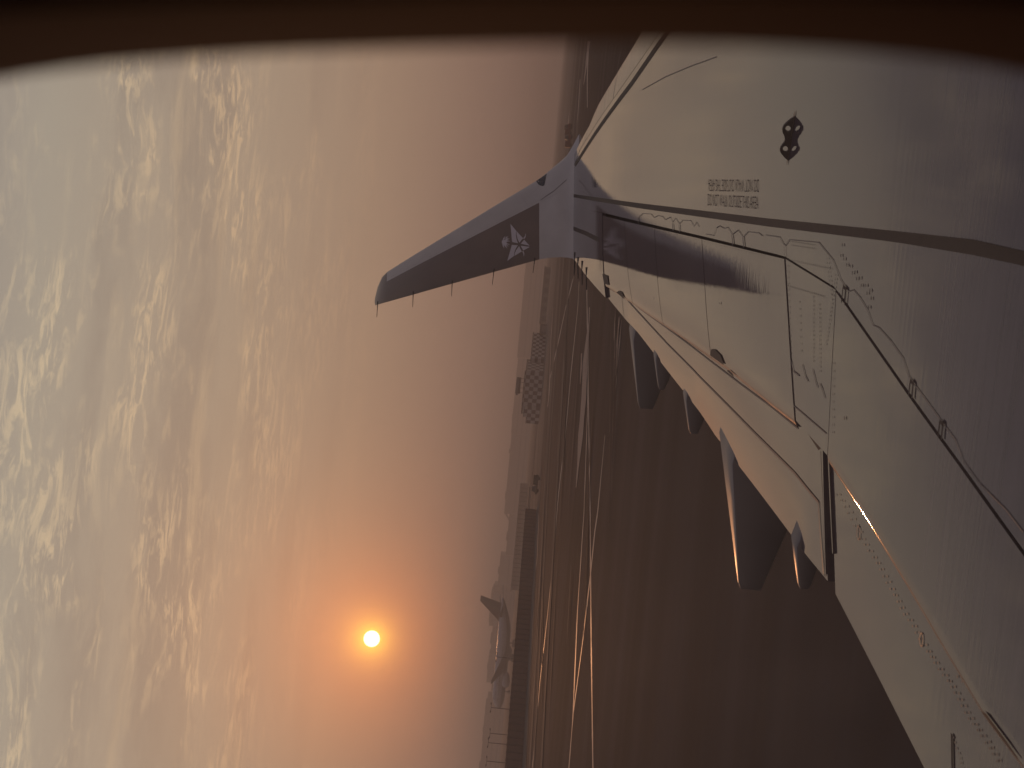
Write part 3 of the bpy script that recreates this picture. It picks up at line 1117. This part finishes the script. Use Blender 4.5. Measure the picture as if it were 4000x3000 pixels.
fairing((2471, 1318), [(2499, 1595, 2550, 1596), (2493, 1575, 2560, 1574), (2488, 1520, 2582, 1522), (2480, 1420, 2630, 1428), (2474, 1335, 2665, 1335)], 0.31, .3, 'large fairing nearest the wing tip')
fairing((2560, 1403), [(2576, 1522, 2594, 1522), (2572, 1512, 2601, 1510), (2566, 1460, 2625, 1462), (2562, 1408, 2640, 1408)], 0.15, .15, None)
fairing((2679, 1562), [(2698, 1694, 2726, 1694), (2692, 1683, 2732, 1682), (2685, 1620, 2760, 1622), (2680, 1567, 2775, 1567)], 0.15, .15, None)
fairing((2858, 1800), [(2893, 2300, 2974, 2299), (2885, 2280, 2984, 2278), (2878, 2160, 3040, 2165), (2868, 1980, 3120, 1990), (2860, 1815, 3170, 1815)], 0.45, .3, 'large fairing with orange glint beside the middle of the wing')
fairing((3113, 2130), [(3126, 2300, 3159, 2300), (3120, 2286, 3170, 2284), (3114, 2210, 3200, 2212), (3112, 2140, 3225, 2140)], 0.13, .15, None)

# ---------------------------------------------------------------- fuselage side, cabin wall and window
M_CABIN = mat('cabin_plastic', (0.16, 0.13, 0.11), 0.7, build=mottled((0.16, 0.13, 0.11), 0.1, 20))
M_REVEAL = mat('window_reveal', (0.085, 0.044, 0.031), 0.9, spec=0.03, build=mottled((0.085, 0.044, 0.031), 0.12, 25))
M_SKIN = mat('fuselage_skin', (0.32, 0.31, 0.31), 0.35, build=mottled((0.32, 0.31, 0.31), 0.08, 2))


def pane_mat():
    m = bpy.data.materials.new('window_acrylic')
    m.use_nodes = True
    t = NT(m.node_tree)
    t.n.clear()
    o = t.add('ShaderNodeOutputMaterial')
    tr = t.add('ShaderNodeBsdfTransparent')
    tr.inputs[0].default_value = (0.97, 0.965, 0.96, 1)
    gl = t.add('ShaderNodeBsdfGlossy')
    gl.inputs['Roughness'].default_value = 0.03
    fr = t.add('ShaderNodeFresnel')
    fr.inputs[0].default_value = 1.25
    mx = t.add('ShaderNodeMixShader')
    t.l.new(fr.outputs[0], mx.inputs[0])
    t.l.new(tr.outputs[0], mx.inputs[1])
    t.l.new(gl.outputs[0], mx.inputs[2])
    # dust and fine crazing on the acrylic scatters a little light
    tl = t.add('ShaderNodeBsdfTranslucent')
    tl.inputs[0].default_value = (0.88, 0.94, 1.0, 1)
    tcn = t.add('ShaderNodeTexCoord')
    sm = t.noise(tcn.outputs['Object'], 28.0, 4, 0.55)
    mv = t.add('ShaderNodeMixShader')
    t.l.new(t.maprange(sm, 0.3, 0.7, 0.036, 0.085), mv.inputs[0])
    t.l.new(mx.outputs[0], mv.inputs[1])
    t.l.new(tl.outputs[0], mv.inputs[2])
    t.l.new(mv.outputs[0], o.inputs[0])
    return m


M_PANE = pane_mat()
ND, NO = 0.15, 0.25                    # inner wall face, outer skin
HA, HB, PW = 0.118, 0.178, 2.7        # half width / half height of the outer opening
FEDGE = -0.2025 * NO                    # its forward edge, aft of the eye
FC = FEDGE - HA
ZC = EYE + 0.005
PITCH = 0.533
CELLS = range(-4, 6)


def sup(a, b, k):
    pts = []
    for i in range(k):
        t = 2 * math.pi * i / k
        ct, st = math.cos(t), math.sin(t)
        x, z = a * math.copysign(abs(ct) ** (2 / PW), ct), b * math.copysign(abs(st) ** (2 / PW), st)
        pts.append((x - 0.12 * z, z + 0.12 * x))
    return pts


def holed_wall(n, a, b, half_h, name, mt, parent):
    v, f = [], []
    Kp = 160
    for c in CELLS:
        fc = FC + c * PITCH
        base_i = len(v)
        for (x, z) in sup(a, b, Kp):
            v.append((fc + x, n, ZC + z))
        for (x, z) in sup(a, b, Kp):
            s = min((PITCH / 2) / max(abs(x), 1e-6), half_h / max(abs(z), 1e-6))
            v.append((fc + x * s, n, ZC + z * s))
        # snap nearest outer points to the cell corners
        for sx in (-1, 1):
            for sz in (-1, 1):
                tgt = (fc + sx * PITCH / 2, n, ZC + sz * half_h)
                bi = min(range(base_i + Kp, base_i + 2 * Kp), key=lambda q: (v[q][0] - tgt[0]) ** 2 + (v[q][2] - tgt[2]) ** 2)
                v[bi] = tgt
        for i in range(Kp):
            j = (i + 1) % Kp
            f.append((base_i + i, base_i + j, base_i + Kp + j, base_i + Kp + i))
    return mesh_obj(name, v, f, mt, parent)


fuse = holed_wall(NO, HA + .002, HB + .002, 0.36, 'fuselage_side', M_SKIN, airliner)
cabin = holed_wall(ND, HA + .0235, HB + .0235, 0.40, 'cabin_wall', M_CABIN, airliner)
f_lo, f_hi = FC + CELLS[0] * PITCH - PITCH / 2, FC + CELLS[-1] * PITCH + PITCH / 2
fr_me = None
for c in CELLS:
    if fr_me is None:
        Kp = 160
        i_, o_ = sup(HA + .0235, HB + .0235, Kp), sup(HA, HB, Kp)
        m_ = sup(HA + .004, HB + .004, Kp)
        v = [(x, ND - .002, z) for x, z in i_] + [(x, NO - .03, z) for x, z in m_] + [(x, NO - .006, z) for x, z in o_]
        f = [(r * Kp + i, r * Kp + (i + 1) % Kp, (r + 1) * Kp + (i + 1) % Kp, (r + 1) * Kp + i) for r in range(2) for i in range(Kp)]
        fr0 = sharp(mesh_obj('window_reveal', v, f, M_REVEAL, cabin), 50)
        fr_me = fr0.data
        fr0.location = (FC + c * PITCH, 0, ZC)
        p0 = mesh_obj('window_pane', [(x, NO - .02, z) for x, z in sup(HA + .003, HB + .003, 48)], [tuple(range(48))], M_PANE, cabin)
        p0.location = fr0.location
    else:
        for src in (fr0, p0):
            q = src.copy()
            COL.objects.link(q)
            q.parent = cabin
            q.location = (FC + c * PITCH, 0, ZC)
# the rest of the fuselage tube: closed shell round the cabin
RT = 1.98
cn, cz = NO - RT + 0.02, EYE - 0.55
a0 = math.asin((ZC + 0.36 - cz) / RT)
a1 = math.asin((ZC - 0.36 - cz) / RT)
arc = [(NO, ZC + 0.36)]
steps = 40
for i in range(steps + 1):
    t = a0 + (2 * math.pi - (a0 - a1)) * i / steps
    arc.append((cn + RT * math.cos(t), cz + RT * math.sin(t)))
arc.append((NO, ZC - 0.36))
shell_v, shell_f = [], []
for ff_ in (f_lo, f_hi):
    shell_v += [(ff_, a, z) for a, z in arc]
ka = len(arc)
for i in range(ka - 1):
    shell_f.append((i, i + 1, ka + i + 1, ka + i))
shell_f.append(tuple(range(ka)))
shell_f.append(tuple(range(2 * ka - 1, ka - 1, -1)))
mesh_obj('fuselage_shell', shell_v, shell_f, M_SKIN, airliner)
mb = MB()
mb.box(f_lo + .02, f_hi - .02, -3.2, NO - .01, EYE - 1.15, EYE - 1.1)
mb.build('cabin_floor', M_CABIN, airliner)
# dark lining inside the shell, so the cabin behind the eye is an unlit room
lin = [(ND, ZC + 0.40)] + [(cn + (RT - .12) * math.cos(t), cz + (RT - .12) * math.sin(t)) for t in [a0 + .12 + (2 * math.pi - (a0 - a1) - .24) * i / 30 for i in range(31)]] + [(ND, ZC - 0.40)]
kl = len(lin)
lv = [(q, a, z) for q in (f_lo + .01, f_hi - .01) for a, z in lin]
mesh_obj('cabin_lining', lv, [(i, i + 1, kl + i + 1, kl + i) for i in range(kl - 1)] + [tuple(range(kl)), tuple(range(2 * kl - 1, kl - 1, -1))], M_CABIN, airliner)

# ================================================================ FAR SIDE OF THE AIRFIELD
M_PAINT_R = mat('checker_far', (0.1, 0.1, 0.1))


def checker_mat(sx, sz):
    def f(t, b):
        tcn = t.add('ShaderNodeTexCoord')
        ck = t.add('ShaderNodeTexChecker')
        v = t.vmath('ADD', tcn.outputs['Object'], (0.001, 0.37, 0.001))
        t.l.new(t.vmath('MULTIPLY', v, (1 / sx, 0.0, 1 / sz)), ck.inputs['Vector'])
        ck.inputs['Scale'].default_value = 1.0
        nz = t.maprange(t.noise(tcn.outputs['Object'], 0.7, 4), 0.3, 0.7, 0.8, 1.15)
        c1 = t.mix(1.0, (0.42, 0.39, 0.385, 1), t.comb(nz, nz, nz), 'MULTIPLY')
        c2 = t.mix(1.0, (0.055, 0.014, 0.011, 1), t.comb(nz, nz, nz), 'MULTIPLY')
        t.l.new(c1, ck.inputs['Color1'])
        t.l.new(c2, ck.inputs['Color2'])
        t.l.new(ck.outputs[0], b.inputs['Base Color'])
    return mat('checker_%.2f_%.2f' % (sx, sz), (0.3, 0.2, 0.2), 0.7, build=f)


M_ROOF = mat('dark_roof', (0.06, 0.055, 0.05), 0.8)
M_FARW = mat('far_wall', (0.16, 0.14, 0.125), 0.8, build=mottled((0.16, 0.14, 0.125), 0.25, 0.05))
M_FARD = mat('far_dark', (0.08, 0.075, 0.07), 0.8, build=mottled((0.08, 0.075, 0.07), 0.2, 0.1))
M_PALE = mat('pale_render_wall', (0.34, 0.30, 0.27), 0.8, build=mottled((0.34, 0.30, 0.27), 0.15, 0.1))
M_GLASSD = mat('far_glazing', (0.04, 0.045, 0.05), 0.2)
M_BRICK = mat('red_brown_wall', (0.085, 0.040, 0.030), 0.8, build=mottled((0.085, 0.040, 0.030), 0.25, 0.6))
M_POST = mat('wall_post', (0.055, 0.028, 0.022), 0.8)
M_POLE = mat('dark_pole', (0.03, 0.03, 0.03), 0.6)


def horizon_x(y):
    return 2071 - 0.0937 * (y - 1500)


def place(y, dist):
    """ground point in photo row y at horizontal distance dist along the view"""
    d = ray(horizon_x(y) + 10, y)
    k = dist / d.y
    return Vector((d.x * k, dist, 0))


def height_at(x, y, dist):
    return EYE + (horizon_x(y) - x) / FPX * dist * 1.0


# checkered building: three blocks standing side by side, turned a little
chk = tag(empty('checkered_building', place(1500, 560)), 'low building painted in red and grey checks, seen past the wing tip', 'building')
base_p = chk.location.copy()


def chk_block(name, ya, yb, da, db, h, sx, sz, depth):
    a, b = place(ya, da) - base_p, place(yb, db) - base_p
    d = (b - a)
    L_ = d.length
    # local frame: x along the face, y into the block
    mb = MB()
    mb.box(0, L_, 0, depth, 0, h)
    o = mb.build(name, checker_mat(sx, sz), chk)
    o.location = a
    o.rotation_euler = (0, 0, math.atan2(d.y, d.x))
    r = MB()
    r.box(-.15, L_ + .15, -.15, depth + .15, h + .002, h + .18)
    rr = r.build('roof_edge', M_ROOF, o)
    return o


chk_block('main_block', 1588, 1452, 556, 560, 6.6, 1.48, 1.55, 10)
chk_block('angled_block', 1451, 1406, 560.4, 584, 6.3, 3.0, 1.5, 7)
chk_block('low_block', 1400, 1300, 578, 600, 5.0, 1.9, 1.2, 8)
chk_block('stepped_block', 1630, 1589, 558, 556.5, 5.7, 1.48, 1.5, 8)
chk_block('stepped_block', 1654, 1631, 560, 558.5, 4.6, 1.4, 1.5, 7)
mb = MB()
for xx in (-3.6, -1.8, 0.2, 1.6):
    for yy in (2.0, 3.6):
        mb = MB()
        mb.tube((xx, yy, 6.7), (xx, yy, 8.0), .08, .08, 6)
        mb.build('tank_leg', M_POLE, chk)
mb = MB()
mb.tube((-4.0, 2.8, 8.7), (2.0, 2.8, 8.7), .85, .85, 14)
mb.tube((-4.6, 2.8, 9.1), (-4.0, 2.8, 8.8), .25, .5, 8)
mb.build('roof_tank', M_FARD, chk, True)
mb = MB()
mb.box(-10.2, -9.6, -2.0, -1.9, 3.4, 3.8)
mb.build('lamp', mat('lit_lamp', (0.9, 0.88, 0.8), 0.3, build=lambda t, b: (b.inputs['Emission Color'].__setattr__('default_value', (1, .93, .8, 1)), b.inputs['Emission Strength'].__setattr__('default_value', 1.5))), chk)

# long red-brown perimeter wall, one panel at a time
wall = tag(empty('perimeter_wall', ground_hit(2097, 1993)), 'long red-brown panelled wall across the far apron, below the parked airliner', 'wall')
wa, wb_ = ground_hit(2097, 1993), ground_hit(2046, 2900)
wd = (wb_ - wa)
wl = wd.length
wdir = wd.normalized()
wall.rotation_euler = (0, 0, math.atan2(wdir.y, wdir.x))
PANEL = 2.55
npan = int(wl * 1.35 / PANEL)
pm = MB()
pm.box(.12, PANEL - .12, -.06, .06, 0, 2.62)
pm.box(.12, PANEL - .12, -.09, .09, 2.622, 2.72)
p_first = pm.build('wall_panel', M_BRICK, wall)
qm = MB()
qm.box(-.11, .11, -.14, .14, 0, 2.78)
q_first = qm.build('post', M_POST, wall)
for i in range(1, npan):
    for src in (p_first, q_first):
        o = src.copy()
        COL.objects.link(o)
        o.parent = wall
        o.location = (i * PANEL, 0, 0)

# lamp posts behind the wall
first = None
LAB = {2570: 'lamp post standing against the parked airliner fuselage', 2768: 'lamp post at the nose of the parked airliner', 2868: 'second lamp post past the parked airliner nose',
       2905: 'third lamp post past the parked airliner nose', 2977: 'lamp post at the bottom edge, farthest from the parked airliner'}
for (y, topx, dist) in ((2570, 1938, 440), (2768, 1916, 420), (2868, 1912, 425), (2905, 1905, 415), (2977, 1899, 410)):
    p = place(y, dist)
    h = height_at(topx, y, dist)
    if first is None:
        first = empty('lamp_post', p)
        mb = MB()
        mb.tube((0, 0, 0), (0, 0, 7.0), .14, .09, 8)
        mb.build('pole', M_POLE, first)
        mb = MB()
        mb.box(-1.3, 1.3, -.05, .05, 6.98, 7.1)
        mb.build('cross_arm', M_POLE, first)
        for s in (-1, 1):
            mb = MB()
            mb.box(s * 1.15 - .3, s * 1.15 + .3, -.15, .15, 7.1, 7.28)
            mb.build('lamp_head', M_POLE, first)
        root = first
        kids = list(first.children)
    else:
        root = first.copy()
        COL.objects.link(root)
        root.location = p
        for ch in kids:
            q = ch.copy()
            COL.objects.link(q)
            q.parent = root
    root.scale = (1, 1, h / 7.2)
    tag(root, LAB[y], 'lamp post', 'lamp posts behind the perimeter wall')

# ---------------------------------------------------------------- parked airliner far away
M_PWHITE = mat('far_airliner_white', (0.32, 0.31, 0.32), 0.35)
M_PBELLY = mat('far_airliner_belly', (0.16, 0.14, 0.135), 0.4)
M_PWING = mat('far_airliner_wing', (0.035, 0.03, 0.03), 0.6)
M_PRED = mat('far_tail_red', (0.07, 0.02, 0.016), 0.6)
M_PDK = mat('far_tail_dark', (0.022, 0.02, 0.02), 0.6)
M_PGREY = mat('far_engine', (0.30, 0.28, 0.27), 0.35)
M_TYRE = mat('tyre', (0.02, 0.02, 0.02), 0.8)
pd = 760
pm_ = place(2560, pd)
TH = rad(33)
plane = tag(empty('parked_airliner', pm_, math.pi - TH), 'distant white airliner parked side-on in haze with a dark swept tail', 'airliner')
# local: x towards the nose, y to its left side (towards us), z up
RX = 3.1
prof = [(37, .05, 5.2), (36.6, .55, 5.15), (35.6, 1.25, 5.2), (34, 1.95, 5.35), (31.5, 2.65, 5.5), (28, 3.05, 5.6), (24, RX, 5.6), (-8, RX, 5.6), (-18, 3.0, 5.75), (-26, 2.2, 6.5), (-32, 1.25, 7.2), (-36, .55, 7.75), (-36.9, .2, 7.9)]
rings = []
for (x, r, z) in prof:
    rings.append([(x, r * math.sin(2 * math.pi * i / 28), z + r * math.cos(2 * math.pi * i / 28)) for i in range(28)])
mb = MB()
mb.rings(rings)
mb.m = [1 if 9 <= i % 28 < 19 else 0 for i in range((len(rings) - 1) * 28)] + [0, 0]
mb.build('fuselage', [M_PWHITE, M_PBELLY], plane, True)


def swept(name, root, tip, mt):
    """root/tip: (LE point, TE point, thickness); a tapered slab"""
    mb = MB()
    rr = []
    for (le, te, th, up) in (root, tip):
        le, te, up = Vector(le), Vector(te), Vector(up)
        ring = []
        for s, k in ((0, 0), (.1, .8), (.35, 1), (.7, .6), (1, .05), (.7, -.5), (.35, -.8), (.1, -.7)):
            ring.append(le.lerp(te, s) + up * (th * k))
        rr.append(ring)
    mb.rings(rr)
    return mb.build(name, mt, plane, True)


Z = (0, 0, 1)
for s in (1, -1):
    swept('wing', ((9.0, s * 2.6, 4.3), (-5.5, s * 2.6, 4.0), .75, Z), ((-9.5, s * 31, 9.6), (-12.2, s * 31, 9.6), .12, Z), M_PWING)
    swept('tailplane', ((-25.5, s * 1.2, 7.2), (-33, s * 1.0, 7.4), .3, Z), ((-34, s * 10.7, 8.4), (-37, s * 10.7, 8.4), .08, Z), M_PDK)
fin = swept('fin', ((-21, 0, 8.2), (-33.5, 0, 8.0), .28, (0, 1, 0)), ((-33.6, 0, 18.6), (-37.2, 0, 18.6), .1, (0, 1, 0)), M_PRED)
swept('fin_band', ((-27.0, 0, 9.0), (-33.4, 0, 8.6), .34, (0, 1, 0)), ((-34.6, 0, 17.6), (-36.8, 0, 17.6), .14, (0, 1, 0)), M_PDK)
for s in (1, -1):
    mb = MB()
    er = []
    for (x, r) in ((10.8, 1.45), (11.0, 1.62), (10.5, 1.85), (8.5, 1.95), (5.5, 1.6), (3.2, .9), (2.4, .4)):
        er.append([(x, s * 9.6 + r * math.sin(2 * math.pi * i / 20), 2.55 + r * math.cos(2 * math.pi * i / 20)) for i in range(20)])
    mb.rings(er)
    en = mb.build('engine', M_PGREY, plane, True)
    mb = MB()
    mb.tube((10.85, s * 9.6, 2.55), (10.95, s * 9.6, 2.55), 1.4, 1.4, 20)
    mb.build('intake', M_PDK, en)
    mb = MB()
    mb.box(3.5, 9.0, s * 9.6 - .2, s * 9.6 + .2, 4.0, 4.75)
    mb.build('pylon', M_PGREY, en)
for (x, y) in ((24.5, 0), (-3.5, 5.2), (-3.5, -5.2)):
    mb = MB()
    mb.tube((x, y, .6), (x, y, 3.4), .25, .3, 8)
    lg = mb.build('gear_leg', M_PDK, plane)
    for wx in ((0,) if y == 0 else (-1.3, 0, 1.3)):
        mb = MB()
        mb.tube((x + wx, y - .75, .62), (x + wx, y + .75, .62), .62, .62, 14)
        mb.build('wheel', M_TYRE, lg)
tv, tf = text_mesh('Emirates')
vs = []
for (s, t) in tv:
    ang = 0.05 + t * 0.85                      # wraps up the round side
    vs.append((28.5 - s * 19, (RX + .02) * math.cos(ang), 5.6 + (RX + .02) * math.sin(ang)))
mesh_obj('lettering', vs, tf, M_PRED, plane)
mb = MB()
for i in range(52):
    x = 24 - i * 0.62
    mb.box(x, x + .28, RX - .02, RX + .012, 5.55, 5.95)
wo = mb.build('window_row', M_PDK, plane)
wo['kind'] = 'stuff'

# ---------------------------------------------------------------- hazy buildings on the skyline
BL = [  # y0, y1, top x, distance, label, named
    (600, 1010, 2150, 2300, 'faint flat grey building behind the winglet root'),
    (1010, 1402, 2040, 1900, 'broad flat terminal block above the low end of the checkered building'),
    (1404, 1700, 2012, 1850, 'taller pale terminal block directly behind the checkered building'),
    (1702, 2012, 1986, 1800, 'long pale terminal block ending in a sloping stair roof'),
    (2014, 2172, 1985, 1700, 'low block between the stair roof and the tower-topped building'),
    (2174, 2292, 1952, 1750, 'mid-height block just before the parked airliner tail'),
    (2294, 2316, 1932, 1760, 'narrow stepped block at the tail tip of the parked airliner'),
    (2318, 2402, 1918, 1780, 'tall block behind the tail fin of the parked airliner'),
    (2404, 2452, 1914, 1800, 'blocky rooftop piece just past the tail fin'),
    (2454, 2562, 1922, 1750, 'plain block behind the rear fuselage of the parked airliner'),
    (2564, 2672, 1907, 1780, 'tall block behind the wing of the parked airliner'),
    (2674, 2732, 1925, 1700, 'low gap building above the airline lettering'),
    (2734, 2800, 1903, 1720, 'block behind the nose of the parked airliner'),
    (2802, 2900, 1890, 1740, 'block behind the middle lamp posts'),
    (2902, 3100, 1878, 1700, 'large block at the bottom edge behind the last lamp posts'),
]
for (y0, y1, tx, dist, lab) in BL:
    ym = (y0 + y1) / 2
    p = place(ym, dist)
    x0, x1 = place(y1, dist).x - p.x, place(y0, dist).x - p.x
    h = height_at(tx, ym, dist)
    slope = 0.0937 * (y1 - y0) / FPX * dist / 2
    root = tag(empty('terminal_building', p), lab, 'building', 'hazy buildings on the skyline')
    mb = MB()
    mb.box(x0 + .1, x1 - .1, 0, 40, 0, h)
    mb.build('wall', M_FARW, root)
    mb = MB()
    mb.box(x0 - .1, x1 + .1, -.6, 40.6, h + .01, h + .7)
    nb = max(1, int((x1 - x0) / 45))
    for i in range(nb):
        cx = x0 + (i + random.uniform(.3, .7)) * (x1 - x0) / nb
        ww = random.uniform(2, 6)
        mb.box(max(cx - ww, x0), min(cx + ww, x1), 5, 15, h + .701, h + random.uniform(1.0, 2.4))
    mb.build('roof', M_FARD, root)
    rows = max(1, int(h / 7))
    for k_ in range(rows):
        zz = 2.5 + k_ * 6
        if zz + 1.8 < h:
            mb = MB()
            mb.box(x0 + 1.2, x1 - 1.2, -.12, .1, zz, zz + 1.5)
            mb.build('window_band', M_GLASSD, root)
    if 'stair roof' in lab and 'ending' in lab:
        mb = MB()
        mb.v = [(x0, 2, h), (x0 - 16, 2, h - 11), (x0 - 16, 2, h - 13), (x0, 2, h - 2), (x0, 8, h), (x0 - 16, 8, h - 11), (x0 - 16, 8, h - 13), (x0, 8, h - 2)]
        mb.f = [(0, 1, 2, 3), (4, 7, 6, 5), (0, 4, 5, 1), (3, 2, 6, 7), (1, 5, 6, 2), (0, 3, 7, 4)]
        mb.m = [0] * 6
        mb.build('stair_roof', M_FARD, root)

# elevated concourse on posts in front of the far buildings
cw = tag(empty('concourse', place(2080, 900)), 'long low concourse on a row of posts running behind the red-brown wall', 'building')
a, b = place(1890, 900) - cw.location, place(2310, 900) - cw.location
mb = MB()
mb.box(b.x, a.x, 0, 10, 4.2, 4.6)
mb.build('deck', M_FARW, cw)
mb = MB()
mb.box(b.x, a.x, 6, 10.2, 0, 4.18)
mb.build('back_wall', M_PALE, cw)
mb = MB()
mb.box(-.22, .22, .2, .6, 0, 4.18)
p1 = mb.build('post', M_FARW, cw)
nps = int((a.x - b.x) / 2.6)
p1.location = (b.x + 1, 0, 0)
for i in range(1, nps):
    o = p1.copy()
    COL.objects.link(o)
    o.parent = cw
    o.location = (b.x + 1 + i * 2.6, 0, 0)
# grey service sheds and a dark shed at the end of the checkered building
for (y0, y1, tx, dist, nm, lab, mt) in ((1262, 1304, 2112, 590, 'service_shed', 'dark shed at the winglet end of the checkered building', M_FARD),
                                        (1656, 1990, 2084, 620, 'service_building', 'low dark service building between the checkered building and the red-brown wall', M_FARD),
                                        (1900, 2000, 2066, 640, 'service_building', 'taller pale service building at the end of the red-brown wall', M_PALE),
                                        (1040, 1262, 2120, 700, 'service_building', 'low grey building between the winglet and the checkered building', M_FARW)):
    ym = (y0 + y1) / 2
    p = place(ym, dist)
    h = height_at(tx, ym, dist)
    x0, x1 = place(y1, dist).x - p.x, place(y0, dist).x - p.x
    root = tag(empty(nm, p), lab, 'building')
    mb = MB()
    mb.box(x0 + .1, x1 - .1, 0, 8, 0, h)
    mb.build('wall', mt, root)
    mb = MB()
    mb.box(x0 - .2, x1 + .2, -.4, 8.3, h + .01, h + .3)
    mb.build('roof', M_ROOF, root)
    nd = max(1, int((x1 - x0) / 4))
    for i in range(nd):
        mb = MB()
        cx = x0 + (i + .5) * (x1 - x0) / nd
        mb.box(cx - 1.2, cx + 1.2, -.06, .05, .02, min(2.8, h - .4))
        mb.build('door', M_FARD if mt is M_FARW else M_FARW, root)


# ---------------------------------------------------------------- small airport vehicles far off
M_VRED = mat('vehicle_red', (0.11, 0.028, 0.02), 0.5)
M_VOL = mat('vehicle_olive', (0.05, 0.045, 0.03), 0.6)


def vehicle(name, pos, length, h, rz, body, lab, cat):
    root = tag(empty(name, pos, rz), lab, cat)
    mb = MB()
    mb.box(-length / 2, length / 2, -.9, .9, .4, h * .55)
    mb.build('body', body, root)
    mb = MB()
    mb.v = [(length * .05, -.85, h * .552), (length * .42, -.85, h * .552), (length * .05, .85, h * .552), (length * .42, .85, h * .552),
            (length * .1, -.75, h), (length * .34, -.75, h), (length * .1, .75, h), (length * .34, .75, h)]
    mb.f = [(0, 2, 3, 1), (4, 5, 7, 6), (0, 1, 5, 4), (2, 6, 7, 3), (0, 4, 6, 2), (1, 3, 7, 5)]
    mb.m = [0] * 6
    mb.build('cab', M_GLASSD, root)
    mb = MB()
    mb.box(-length * .48, length * .02, -.85, .85, h * .555, h * .9)
    mb.build('load', body, root)
    for sx in (-.32, .32):
        for sy in (-1, 1):
            mb = MB()
            mb.tube((sx * length, sy * .75 - .14, .4), (sx * length, sy * .75 + .14, .4), .4, .4, 12)
            mb.build('wheel', M_TYRE, root)
    return root


vehicle('service_truck', ground_hit(2234, 510), 2.9, 1.9, 0.2, M_VRED, 'small dark red truck near the leading edge, upper of the two', 'truck')
vehicle('service_truck', ground_hit(2236, 552), 3.0, 1.8, -0.1, M_VRED, 'small dark red truck near the leading edge, lower of the two', 'truck')
vehicle('baggage_tractor', ground_hit(2107, 1893), 4.6, 1.7, math.pi, M_VOL, 'low olive vehicle in front of the service building beside the red-brown wall', 'vehicle')

# ---------------------------------------------------------------- dusty air
hm = bpy.data.materials.new('dusty_air')
hm.use_nodes = True
t = NT(hm.node_tree)
t.n.clear()
o = t.add('ShaderNodeOutputMaterial')
pv = t.add('ShaderNodeVolumePrincipled')
pv.inputs['Color'].default_value = (0.90, 0.85, 0.80, 1)
pv.inputs['Density'].default_value = 0.00075
pv.inputs['Anisotropy'].default_value = 0.35
t.l.new(pv.outputs[0], o.inputs['Volume'])
mb = MB()
mb.box(-6600, 6600, -6600, 6600, -1.2, 58)
hz = mb.build('haze', hm)
tag(hz, kind='stuff')
